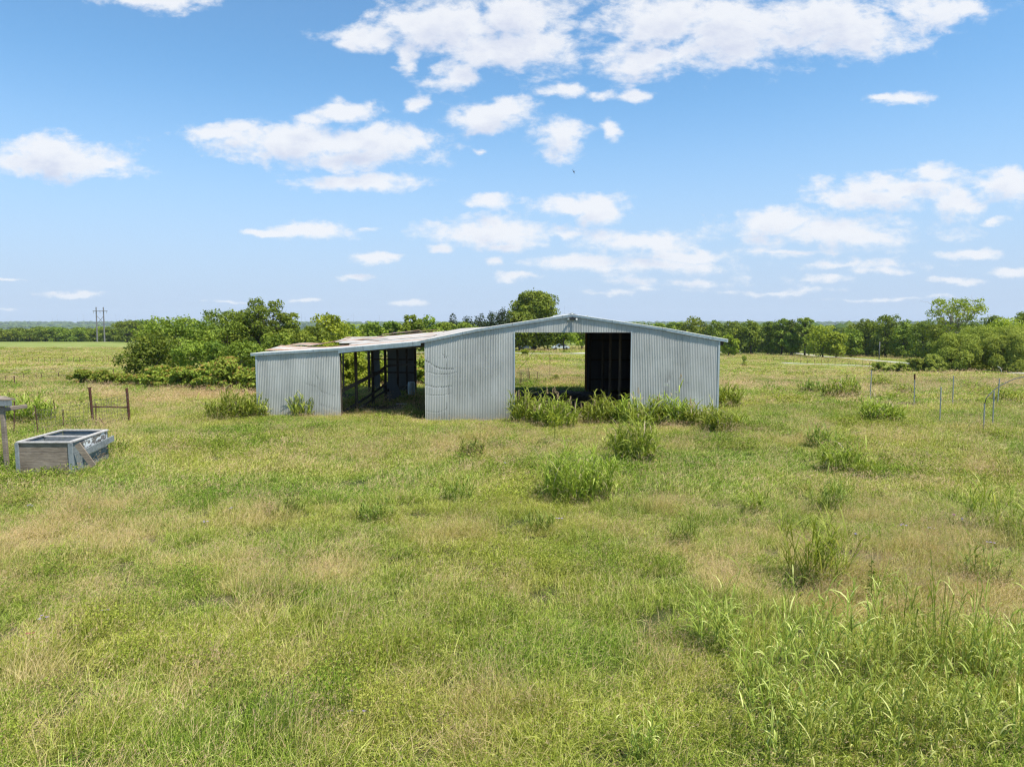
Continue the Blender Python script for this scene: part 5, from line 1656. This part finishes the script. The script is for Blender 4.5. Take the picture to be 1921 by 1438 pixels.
for h in (.35, .7, 1.0):
    w = MB(); w.tube([p + Vector((0, 0, h)) for p in tops], .012, 4, cap=False); w.build('wire', M_WIRE, fw_)
# far thin line fence across the left pasture and across the right field: tiny alike posts
lab = 'one of the tiny alike posts of the far fence line across the left pasture'
pm = MB(); pm.tube([(0, 0, -.2), (0, 0, 1.1)], .035, 6)
pm = pm.mesh('fence_post', M_TPOST)
first = None
for i in range(24):
    px = -20 + i * 11.0; Y = ghit(max(px, 0), 682 - i * .12).y; x = at(px, 600, Y).x
    o_ = bpy.data.objects.new('fence_post', pm); col.objects.link(o_); o_.location = (x, Y, G(x, Y))
    tag(o_, lab, 'fence post', 'posts of the far line fence')
lab = 'one of the tiny alike posts of the fence below the road on the right'
for i in range(22):
    px = 1440 + i * 13.0; Y = ghit(px, 678 + i * .75).y; x = at(px, 600, Y).x
    o_ = bpy.data.objects.new('fence_post', pm); col.objects.link(o_); o_.location = (x, Y, G(x, Y))
    tag(o_, lab, 'fence post', 'posts of the fence below the road')
lab = 'one of the tiny alike posts of the fence behind the road, seen through the doorway'
for i in range(9):
    px = 1062 + i * 6; Y = 178; x = at(px, 600, Y).x
    o_ = bpy.data.objects.new('fence_post', pm); col.objects.link(o_); o_.location = (x, Y, G(x, Y))
    tag(o_, lab, 'fence post', 'posts of the fence behind the road')

# galvanised pipes on the right
GP = [(1632, 756, 1635, 695, 'leftmost upright grey metal pipe in the right meadow, slightly tilted'), (1715, 758, 1716, 702, 'upright metal pipe with a rusty top, second from the left'), (1763, 792, 1765.5, 726, 'nearer metal pipe, third from the left'), (1787, 761, 1789, 705, 'fourth metal pipe from the left, behind the nearer one'), (1871, 763, 1875, 710, 'metal pipe just behind the arched one')]
for i, (x0, y0, x1, y1, lb) in enumerate(GP):
    Y = ghit(x0, y0).y; a, b_ = at(x0, y0, Y), at(x1, y1, Y); a.z = G(a.x, Y) - .1
    t = thing('metal_pipe', lb, 'pipe', (a.x, Y, G(a.x, Y)), 'metal pipes in the right meadow')
    m_ = MB(); m_.tube([a, b_, b_ + (b_ - a).normalized() * .01], [.026, .026, .02], 10); m_.build('pipe', M_GALV, t)
    if i == 1:
        m_ = MB(); m_.tube([b_ - (b_ - a).normalized() * .28, b_ + (b_ - a).normalized() * .02], .042, 10); m_.build('rusty_sleeve', M_RUST, t)
Y1 = ghit(1846, 812).y; Y2 = ghit(1863, 801).y
ar = thing('arched_pipe', 'arched metal hoop on legs cut by the right edge of the picture', 'hoop', tuple(at(1846, 812, Y1)))
a = at(1845, 812, Y1); a.z = G(a.x, Y1) - .1
m_ = MB(); m_.tube([a, at(1847, 757, Y1)], .027, 10); m_.build('leg', M_GALV, ar)
a = at(1862, 801, Y2); a.z = G(a.x, Y2) - .1
m_ = MB(); m_.tube([a, at(1865, 733, Y2)], .026, 10); m_.build('leg', M_GALV, ar)
arc = [(1847, 758, Y1), (1850, 747, Y1), (1857, 739, Y1), (1865, 731, (Y1 + Y2) / 2), (1876, 723, (Y1 + Y2) / 2), (1890, 716, Y2), (1905, 710, Y2), (1921, 706.5, Y2), (1940, 707, Y2), (1960, 714, Y2), (1975, 726, Y2), (1983, 745, Y2)]
P_ = [at(*q_) for q_ in arc]
m_ = MB(); m_.tube(P_, .018, 10); m_.build('hoop', plain('dark_pipe', (.06, .065, .07), .5, .4), ar, smooth=True)
e = P_[-1]
m_ = MB(); m_.tube([e, (e.x + .05, e.y, G(e.x, e.y) - .1)], .034, 10); m_.build('leg', M_GALV, ar)

# utility pole at the wood, white bent pipe among the willows
p = ghit(1649, 674)
up = thing('utility_pole', 'lone utility pole standing before the right wood by the road', 'utility pole', (p.x, p.y, p.z))
ztp = at(1649, 641, p.y).z
m_ = MB(); m_.tube([(0, 0, -.3), (0, 0, (ztp - p.z) * .6), (0, 0, ztp - p.z)], [.16, .13, .11], 10); child(up, 'pole', m_.mesh('pole', M_POLE, True))
p = ghit(1878, 703)
b = MB(); H_ = 16 * p.y / F_PX
b.tube([(p.x, p.y, p.z - .1), (p.x, p.y, p.z + H_ * .55), (p.x - .15, p.y, p.z + H_ * .8), (p.x - .55, p.y, p.z + H_)], .05, 8)
tag(b.build('bent_pipe', M_RIM, None, smooth=True), 'bent white standpipe in front of the willows at the right', 'pipe')

# H-frame power pole on the crest
Yh = 388.0
hf = thing('power_pole', 'two-legged H-frame power pole on the left field crest', 'power pole', (at(189, 600, Yh).x, Yh, G(at(189, 600, Yh).x, Yh)))
for (xb_, xt_) in ((182.6, 180.2), (196.4, 193.8)):
    a = at(xb_, 642, Yh); a.z = G(a.x, Yh) - .5
    m_ = MB(); m_.tube([a, at(xt_, 576, Yh)], [.40, .28], 8); m_.build('pole', M_POLE, hf)
m_ = MB(); m_.beam(at(174, 583.3, Yh - .4), at(201.5, 583.3, Yh - .4), .25, .34); m_.build('crossarm', M_POLE, hf)
m_ = MB(); m_.beam(at(181.5, 592, Yh - .3), at(196, 607.5, Yh - .3), .14, .2); m_.build('brace', M_POLE, hf)
m_ = MB(); m_.beam(at(195, 592, Yh + .3), at(182, 607.5, Yh + .3), .14, .2); m_.build('brace', M_POLE, hf)
for px in (175.5, 187.5, 200):
    m_ = MB(); c0 = at(px, 583.5, Yh - .4); m_.tube([c0, c0 + Vector((0, 0, -1.3))], [.12, .10], 8); m_.build('insulator', M_GALV, hf)


# wind turbines and masts on the horizon
def turbine_mesh(rot):
    tw = MB(); tw.tube([(0, 0, 0), (0, 0, 40), (0, 0, 84)], [2.6, 2.1, 1.5], 10)
    nc_ = MB(); nc_.box((-1.8, -4, 83.5), (1.8, 6, 87.2))
    hb2 = MB(); hb2.tube([(0, -4.2, 85.3), (0, -6.2, 85.3)], [1.7, .6], 10)
    bl = []
    for k in range(3):
        a = rot + k * 2 * math.pi / 3
        d = Vector((math.sin(a), 0, math.cos(a))); c = Vector((0, -5.2, 85.3)); s = Vector((math.cos(a), 0, -math.sin(a)))
        b = MB(); V = []
        for (r, w_, t) in [(1.2, 1.0, .9), (8, 2.1, .7), (20, 1.5, .4), (38, .5, .15)]:
            p = c + d * r
            V += [p - s * w_ * .35, p + Vector((0, -t * .5, 0)), p + s * w_ * .65, p + Vector((0, t * .5, 0))]
        Fs = [(i * 4 + j, i * 4 + (j + 1) % 4, (i + 1) * 4 + (j + 1) % 4, (i + 1) * 4 + j) for i in range(3) for j in range(4)] + [(12, 13, 14, 15)]
        b.add([tuple(v) for v in V], Fs); bl.append(b.mesh('blade', M_TURB))
    return tw.mesh('tower', M_TURB, True), nc_.mesh('nacelle', M_TURB), hb2.mesh('hub', M_TURB), bl


GT = 'wind turbines on the horizon'
tms = [turbine_mesh(.15), turbine_mesh(.9), turbine_mesh(1.6)]
TB = [(663, 8200, 1.05, 'nearest wind turbine, between the bright round-topped tree and the bushy pair'), (332, 8600, 1.05, 'wind turbine rising above the broad oak of the left clump'), (394, 8700, 1.0, 'wind turbine just left of the tallest tree of the left clump'), (289, 8800, 1.0, 'wind turbine above the smaller crest oak'),
      (335.5, 9300, .9, 'fainter wind turbine just right of the one above the broad oak'), (157, 9000, .85, 'faint wind turbine left of the H-frame power pole'), (108, 9200, .8, 'faint wind turbine second from the left of the power pole'), (98.5, 9400, .75, 'faintest wind turbine, leftmost on the horizon'), (218, 9100, .85, 'faint wind turbine above the lone crest oak'),
      (241, 9200, .8, 'faint wind turbine between the lone oak and its neighbour'), (255, 9300, .8, 'faint wind turbine above the smaller crest oak, left one'), (146, 9400, .75, 'faint wind turbine left of its nearer twin by the power pole')]
for i, (px, Y, sc, lb) in enumerate(TB):
    x = at(px, 600, Y).x
    ztop = {663: 591, 332: 587, 394: 586, 289: 588}.get(px, 592)
    hub = at(px, ztop, Y).z
    t = thing('wind_turbine', lb, 'wind turbine', (x, Y, hub - 85.3 * sc), GT, random.Random(i).uniform(-.5, .5))
    t.scale = (sc, sc, sc)
    k = tms[i % 3]
    child(t, 'tower', k[0]); child(t, 'nacelle', k[1]); child(t, 'hub', k[2])
    for b in k[3]: child(t, 'blade', b)
for px, tp, Y, lb in [(565.5, 588, 6000, 'tall thin radio mast right of the tallest left tree'), (572.5, 594, 6000, 'shorter radio mast beside the tall one'), (711.5, 590, 6200, 'thin mast on the horizon above the lean-to roof'), (1059, 574, 1500, 'hair-thin mast just left of the barn ridge')]:
    x = at(px, 600, Y).x; b = MB(); wd = .9 if Y > 2000 else .16
    z0, z1 = at(px, 612, Y).z, at(px, tp, Y).z
    for k in range(3):
        a_ = k * 2.094
        b.tube([(x + wd * math.cos(a_), Y + wd * math.sin(a_), z0), (x + wd * .6 * math.cos(a_), Y + wd * .6 * math.sin(a_), z1)], wd * .22, 4)
    for j in range(14):
        zz = z0 + (z1 - z0) * j / 14; zn = z0 + (z1 - z0) * (j + 1) / 14
        for k in range(3):
            a_, c_ = k * 2.094, (k + 1) * 2.094
            b.tube([(x + wd * math.cos(a_), Y + wd * math.sin(a_), zz), (x + wd * math.cos(c_), Y + wd * math.sin(c_), zn)], wd * .12, 3, cap=False)
    tag(b.build('radio_mast', M_POLE, None), lb, 'mast', 'masts on the horizon')


# cars parked under the trees, seen through the doorway
def car(px, py, Y, mat, label, rz, truck=False):
    x = at(px, py, Y).x
    t = thing('parked_car' if not truck else 'pickup_truck', label, 'car' if not truck else 'truck', (x, Y, G(x, Y)), None, rz)
    L, Wc = 4.6, 1.8
    prof = [(-2.3, .35), (-2.3, .85), (-1.35, .98), (2.3, .92), (2.35, .4)] if truck else [(-2.3, .35), (-2.3, .8), (-1.3, .95), (1.9, .98), (2.3, .85), (2.3, .35)]
    b = MB(); n_ = len(prof)
    V = [(u, -Wc / 2, v) for u, v in prof] + [(u, Wc / 2, v) for u, v in prof]
    b.add(V, [tuple(range(n_ - 1, -1, -1)), tuple(range(n_, 2 * n_))] + [(i, (i + 1) % n_, n_ + (i + 1) % n_, n_ + i) for i in range(n_)]); child(t, 'body', b.mesh('body', mat))
    cab = [(-1.2, .96), (-.6, 1.45), (.5, 1.48), (.75, .96)] if truck else [(-1.2, .95), (-.45, 1.42), (1.1, 1.42), (1.75, .97)]
    b = MB(); V = [(u, -Wc / 2 + .12 + (v - .95) * .25, v) for u, v in cab] + [(u, Wc / 2 - .12 - (v - .95) * .25, v) for u, v in cab]
    b.add(V, [(3, 2, 1, 0), (4, 5, 6, 7), (0, 1, 5, 4), (2, 3, 7, 6)]); child(t, 'window', b.mesh('window', M_GLASS))
    b = MB(); b.box((cab[1][0] - .02, -Wc / 2 + .22, 1.42), (cab[2][0] + .02, Wc / 2 - .22, 1.50)); child(t, 'roof', b.mesh('roof', mat))
    wm = MB(); wm.tube([(0, -.11, 0), (0, .11, 0)], .33, 16); wm = wm.mesh('wheel', M_TYRE)
    for u in (-1.45, 1.45):
        for v in (-.82, .82):
            child(t, 'wheel', wm, (u, v, .33))


car(1051, 655, 181, M_CARW, 'pale blue car parked under the trees, seen through the big doorway', .2)
car(990, 656, 182, M_CARB, 'pale truck parked at the left of the view through the doorway', -.3, True)

# swallow in the sky
Yb_ = 34.0
c = at(1076, 322, Yb_)
k_ = 8 * Yb_ / F_PX
b = MB()
b.tube([c + Vector((-.015, .0, .045)), c + Vector((-.005, 0, .03)), c + Vector((.0, 0, .0)), c + Vector((.02, 0, -.045)), c + Vector((.035, 0, -.07))], [.006, .016, .022, .012, .003], 8)
bd = b.build('bird', M_BIRD, None, smooth=True)
tag(bd, 'small dark swallow flying in the blue sky above the barn', 'bird')
for (tip, bend) in ((Vector((-.03, -.02, .13)), Vector((-.045, 0, .05))), (Vector((.09, .05, .06)), Vector((.05, .03, .02)))):
    w = MB()
    b0_ = c + Vector((-.005, 0, .02)); b1_ = c + Vector((.01, 0, -.02)); mm = c + bend; tt = c + tip
    w.add([b0_, mm + Vector((-.008, 0, .008)), tt, mm + Vector((.016, .004, -.016)), b1_, mm + Vector((0, .006, .0))], [(0, 1, 5), (1, 2, 5), (2, 3, 5), (3, 4, 5), (4, 0, 5)])
    w.build('wing', M_BIRD, bd)
w = MB(); t0 = c + Vector((.03, 0, -.06))
w.add([t0 + Vector((-.01, 0, 0)), t0 + Vector((.0, 0, -.04)), t0 + Vector((.012, .003, -.018)), t0 + Vector((.05, 0, -.03)), t0 + Vector((.008, 0, .01))], [(0, 1, 2), (2, 3, 4), (0, 2, 4)])
w.build('tail', M_BIRD, bd)

# ------------------------------------------------------------------ the meadow grass: one uncountable stuff object
def blades_np(rs, n, R, hmin, hmax, w, lean=.35, curl=.5, wind=(.25, .05), k=4, clump=0):
    t = rs.rand(n) * 2 * math.pi
    q = np.sqrt(rs.rand(n)) * R
    x, y = np.cos(t) * q, np.sin(t) * q
    if clump:
        cc = rs.rand(clump, 2) * 2 * R - R
        j = rs.randint(0, clump, n)
        x = cc[j, 0] + rs.normal(size=n) * R * .12; y = cc[j, 1] + rs.normal(size=n) * R * .12
    h = hmin + (hmax - hmin) * rs.rand(n) ** 1.3
    az = rs.rand(n) * 2 * math.pi
    ld = np.stack([np.cos(az) * lean * rs.rand(n) + wind[0], np.sin(az) * lean * rs.rand(n) + wind[1]], -1)
    sd = np.stack([-np.sin(az + rs.normal(size=n) * .6), np.cos(az), rs.normal(size=n) * .2], -1)
    V = np.zeros((n, k, 2, 3))
    cu = curl * (.4 + .9 * rs.rand(n))
    for i in range(k):
        u = i / (k - 1)
        px_ = x + ld[:, 0] * h * (u + 1.2 * cu * u * u); py_ = y + ld[:, 1] * h * (u + 1.2 * cu * u * u)
        pz_ = h * (u - .38 * cu * u * u * (1 + 1.4 * np.hypot(ld[:, 0], ld[:, 1])))
        ww = w * (.7, 1.0, .7, .12)[min(3, int(round(u * 3)))] * .5
        c = np.stack([px_, py_, pz_], -1)
        V[:, i, 0] = c - sd * ww; V[:, i, 1] = c + sd * ww
    base = (np.arange(n) * 2 * k)[:, None, None]
    f1 = np.array([[2 * i, 2 * i + 1, 2 * i + 3, 2 * i + 2] for i in range(k - 1)])
    F = (f1[None] + base).reshape(-1, 4)
    tint = np.repeat(rs.rand(n), 2 * k)
    return V.reshape(-1, 3), F, tint


# shade attribute: 0-1 green blades, 2-3 straw, 3+ seed heads; the material reads it
def patch(seed, R, ng, nd, nh, nf, hg, hd, w, leaf=.03):
    rs = np.random.RandomState(seed)
    mb = MB()
    if ng:
        V, F, t = blades_np(rs, ng, R, hg * .35, hg * 1.15, w, lean=.85, curl=.85, wind=(.14, .04)); mb.add(V, F, t * .98)
    if nd:
        V, F, t = blades_np(rs, nd, R, hd * .4, hd, w * .62, lean=.75, curl=.5, wind=(.24, .06)); mb.add(V, F, 2 + t * .98)
    if nh:   # airy seed heads: short fine strands high up
        n = nh
        t = rs.rand(n) * 6.28; q = np.sqrt(rs.rand(n)) * R
        h = hd * rs.uniform(.65, 1.05, n)
        c = np.stack([np.cos(t) * q + h * .3, np.sin(t) * q + h * .05, h], -1)
        c = np.repeat(c, 5, 0) + rs.normal(size=(n * 5, 3)) * np.array([.018, .018, .03]) * (w / .006)
        d = rs.normal(size=(n * 5, 3)) * .4 + np.array([.5, .0, .6]); d /= np.linalg.norm(d, axis=1)[:, None]
        s = np.cross(d, rs.normal(size=(n * 5, 3))); s /= np.linalg.norm(s, axis=1)[:, None]
        L = .035 * (w / .006); ww = w * .32
        V = np.stack([c, c + d * L * .5 + s * ww, c + d * L, c + d * L * .5 - s * ww], 1).reshape(-1, 3)
        mb.add(V, np.arange(len(V)).reshape(-1, 4), np.repeat(4 + rs.rand(n * 5) * .98, 4))
    if nf:   # leafy forbs
        n = nf
        cc = rs.rand(5, 2) * 1.6 * R - .8 * R
        j = rs.randint(0, 5, n)
        P = np.stack([cc[j, 0] + rs.normal(size=n) * R * .26, cc[j, 1] + rs.normal(size=n) * R * .26, hg * (.25 + .85 * rs.rand(n))], -1)
        Nn = rs.normal(size=(n, 3)) * .5 + [0, 0, 1]; Nn /= np.linalg.norm(Nn, axis=1)[:, None]
        V, F = leaf_quads(P, Nn, leaf * .8, rs, .5); mb.add(V, F, np.repeat(rs.rand(n) * .7, 4))
    return mb


m, N, o = new_mat('meadow_blade'); M_GRASS = m
sh = attr(N, 'shade')
td = attr(N, 'dry', 'INSTANCER')
hu = attr(N, 'hue', 'INSTANCER')
fr = N.math('FRACT', sh)
dryc = N.ramp(fr, [(0, (.44, .34, .13)), (.5, (.62, .48, .22)), (1, (.76, .62, .33))])
headc = N.ramp(fr, [(0, (.48, .30, .16)), (.6, (.66, .46, .27)), (1, (.78, .60, .39))])
g_a = N.ramp(fr, [(0, (.055, .11, .011)), (.45, (.16, .275, .028)), (.8, (.345, .465, .062)), (1, (.66, .71, .23))])
g_b = N.ramp(fr, [(0, (.12, .145, .016)), (.45, (.325, .375, .048)), (.8, (.57, .58, .125)), (1, (.79, .745, .31))])
gcol = N.mix(N.math('MAXIMUM', N.math('MULTIPLY', hu, 1.0), N.math('MULTIPLY', td, .9)), g_a, g_b)
gcol = N.mix(N.maprange(td, .5, 1.0, 0, .5), gcol, dryc)
c = N.mix(N.math('GREATER_THAN', sh, 1.5), gcol, dryc)
c = N.mix(N.math('GREATER_THAN', sh, 3.5), c, headc)
tcol = N.mix(1.0, c, (1.15, 1.1, .7), 'MULTIPLY')
leafy(N, o, c, .30, .62, .10, tcol)

src = bpy.data.collections.new('grass_sources')
kinds = []


def add_src(mb):
    nm = 'tuft_%02d' % len(kinds)
    ob = bpy.data.objects.new(nm, mb.mesh(nm, M_GRASS))
    src.objects.link(ob)
    kinds.append(nm)


# near (R .35), middle (R .6), far (R 1.2), very far (R 2.6): lush, mixed, dry, forb
for lod, (R, w, mul, hm) in enumerate([(.34, .0062, 1.0, 1.0), (.55, .011, 1.15, 1.0), (1.0, .024, 1.3, 1.05), (2.4, .07, 1.6, 1.1)]):
    for v in range(2):
        s = 900 + lod * 40 + v * 10
        add_src(patch(s + 0, R, int(400 * mul), int(24 * mul), 8, 30, .20 * hm, .30 * hm, w, .026 * w / .0062))
        add_src(patch(s + 1, R, int(330 * mul), int(54 * mul), 20, 20, .22 * hm, .36 * hm, w, .026 * w / .0062))
        add_src(patch(s + 2, R, int(240 * mul), int(120 * mul), 50, 0, .22 * hm, .40 * hm, w, .026 * w / .0062))
        add_src(patch(s + 3, R, int(170 * mul), int(20 * mul), 4, int(210 * mul), .24 * hm, .30 * hm, w, .036 * w / .0062))

rs = np.random.RandomState(2024)


def scatter(y0, y1, dens, lod, smax=.92, margin=3.0):
    # density per square metre inside the wedge the meadow shows, plus a margin to the sides
    A = (y1 - y0) * (smax * (y0 + y1) + 2 * margin)
    n = int(A * dens)
    y = y0 + (y1 - y0) * rs.rand(n)
    x = (rs.rand(n) * 2 - 1) * (smax * y1 + margin)
    k = np.abs(x) < smax * y + margin
    x, y = x[k], y[k]
    ins = (x > -12.35) & (x < 10.15) & (y > 33.0) & (y < 47.0)
    lean_bay = ins & (x < -3.9) & ((rs.rand(len(x)) < .35) | (y < 34.4))
    k = (~ins) | lean_bay
    if y1 > 60:     # tracks and their verges stay bare
        for (tr_, hw) in ((rp, 3.2), (rp2, 2.6)):
            for a, b in zip(tr_[:-1], tr_[1:]):
                ax, ay, bx, by = a[0], a[1], b[0], b[1]
                t = np.clip(((x - ax) * (bx - ax) + (y - ay) * (by - ay)) / ((bx - ax) ** 2 + (by - ay) ** 2), 0, 1)
                dx_, dy_ = x - ax - t * (bx - ax), y - ay - t * (by - ay)
                k &= ~((np.hypot(dx_, dy_) < hw) | ((np.abs(dx_) < 4) & (dy_ < 0) & (dy_ > -9)))
    x, y = x[k], y[k]
    return np.stack([x, y], -1), np.full(len(x), lod)


parts_ = [scatter(3.2, 10, 14, 0), scatter(10, 18, 11, 0), scatter(18, 36, 6.2, 1), scatter(36, 78, 1.7, 2), scatter(78, 250, .22, 3, 1.0), ]
XY = np.concatenate([p[0] for p in parts_]); LOD = np.concatenate([p[1] for p in parts_])
# keep the tracks clear
d = dryness(XY[:, 0], XY[:, 1])
dj = d + rs.normal(size=len(d)) * .16 - np.where(LOD == 3, .22, 0)
fo = fbm(XY[:, 0] / 2.1, XY[:, 1] / 1.5, 61, 3)
kv = np.where(dj < .46, 0, np.where(dj < .70, 1, 2))
kv = np.where((fo > .60) & (dj < .55), 3, kv)
var = rs.randint(0, 2, len(d))
kind = LOD * 8 + var * 4 + kv
hgt = (.26 + 1.55 * fbm(XY[:, 0] / 1.1, XY[:, 1] / .9, 71, 4, .6)) * rs.uniform(.7, 1.3, len(d)) * np.where(rs.rand(len(d)) < .10, 1.45, 1)
hgt = np.maximum(hgt, .55)
hgt = hgt * np.choose(LOD, [.95, .85, .62, .38]) * np.where((np.abs(XY[:, 1] - 31.5) < 2.5) & (XY[:, 0] > -13) & (XY[:, 0] < 11), .7, 1)
d = np.where(LOD == 3, d * .5, np.where(LOD == 2, d * .85, d))
kind = np.where((LOD == 3) & (kind % 4 == 2) & (rs.rand(len(d)) < .6), kind - 2, kind)
hue = np.where(LOD == 3, .3, 0) + np.clip(fbm(XY[:, 0] / 5.0, XY[:, 1] / 3.2, 81, 4) * 3.2 - 1.15 + .9 * (fbm(XY[:, 0] / .9, XY[:, 1] / .7, 85, 3) - .5) + rs.normal(size=len(d)) * .16, 0, 1)
Z = gz(XY[:, 0], XY[:, 1]) - .01
gm = bpy.data.meshes.new('grass')
gm.vertices.add(len(d))
gm.vertices.foreach_set('co', np.concatenate([XY, Z[:, None]], 1).ravel())


def add_attr(nm, ty, arr, key='value'):
    a = gm.attributes.new(nm, ty, 'POINT')
    a.data.foreach_set(key, np.ascontiguousarray(arr).ravel())


add_attr('kind', 'INT', kind.astype(np.int32))
add_attr('dry', 'FLOAT', np.clip(d + rs.normal(size=len(d)) * .17, 0, 1).astype(np.float32))
add_attr('hue', 'FLOAT', hue.astype(np.float32))
rot = np.zeros((len(d), 3)); rot[:, 2] = rs.normal(size=len(d)) * .7 + (fbm(XY[:, 0] / 4., XY[:, 1] / 4., 91, 2) - .5) * 5
add_attr('rot', 'FLOAT_VECTOR', rot.astype(np.float32), 'vector')
sxy = rs.uniform(.9, 1.25, len(d))
add_attr('scl', 'FLOAT_VECTOR', np.stack([sxy, sxy, hgt * 1.15], -1).astype(np.float32), 'vector')
gm.materials.append(M_GRASS)
gobj = bpy.data.objects.new('grass', gm)
col.objects.link(gobj)
tag(gobj, 'green and straw-coloured meadow grass covering the whole field', 'grass', kind='stuff')
ng_ = bpy.data.node_groups.new('grass_scatter', 'GeometryNodeTree')
ng_.interface.new_socket('Geometry', in_out='INPUT', socket_type='NodeSocketGeometry')
ng_.interface.new_socket('Geometry', in_out='OUTPUT', socket_type='NodeSocketGeometry')
gi = ng_.nodes.new('NodeGroupInput'); go = ng_.nodes.new('NodeGroupOutput')
ip = ng_.nodes.new('GeometryNodeInstanceOnPoints')
ci = ng_.nodes.new('GeometryNodeCollectionInfo')
ci.inputs['Collection'].default_value = src
ci.inputs['Separate Children'].default_value = True
ci.inputs['Reset Children'].default_value = True


def nattr(nm, ty):
    a = ng_.nodes.new('GeometryNodeInputNamedAttribute'); a.data_type = ty
    a.inputs['Name'].default_value = nm
    return a.outputs['Attribute']


ng_.links.new(gi.outputs[0], ip.inputs['Points'])
ng_.links.new(ci.outputs[0], ip.inputs['Instance'])
ip.inputs['Pick Instance'].default_value = True
ng_.links.new(nattr('kind', 'INT'), ip.inputs['Instance Index'])
e2r = ng_.nodes.new('FunctionNodeEulerToRotation')
ng_.links.new(nattr('rot', 'FLOAT_VECTOR'), e2r.inputs[0])
ng_.links.new(e2r.outputs[0], ip.inputs['Rotation'])
ng_.links.new(nattr('scl', 'FLOAT_VECTOR'), ip.inputs['Scale'])
ng_.links.new(ip.outputs[0], go.inputs[0])
mod = gobj.modifiers.new('scatter', 'NODES'); mod.node_group = ng_
print('grass points', len(d))

# ------------------------------------------------------------------ summer haze: one closed box of thin air round everything
hz_ = MB(); hz_.box((-17800, -60, -150), (17800, 9800, 190))
m, N, o = new_mat('haze_air')
pv = N.new('ShaderNodeVolumePrincipled')
pv.inputs['Color'].default_value = (.80, .90, 1.0, 1)
pv.inputs['Density'].default_value = 6.5e-5
pv.inputs['Anisotropy'].default_value = 0.0
N.l.new(pv.outputs[0], o.inputs['Volume'])
tag(hz_.build('haze', m), kind='stuff', label='thin bluish summer haze over the far hills', cat='haze')
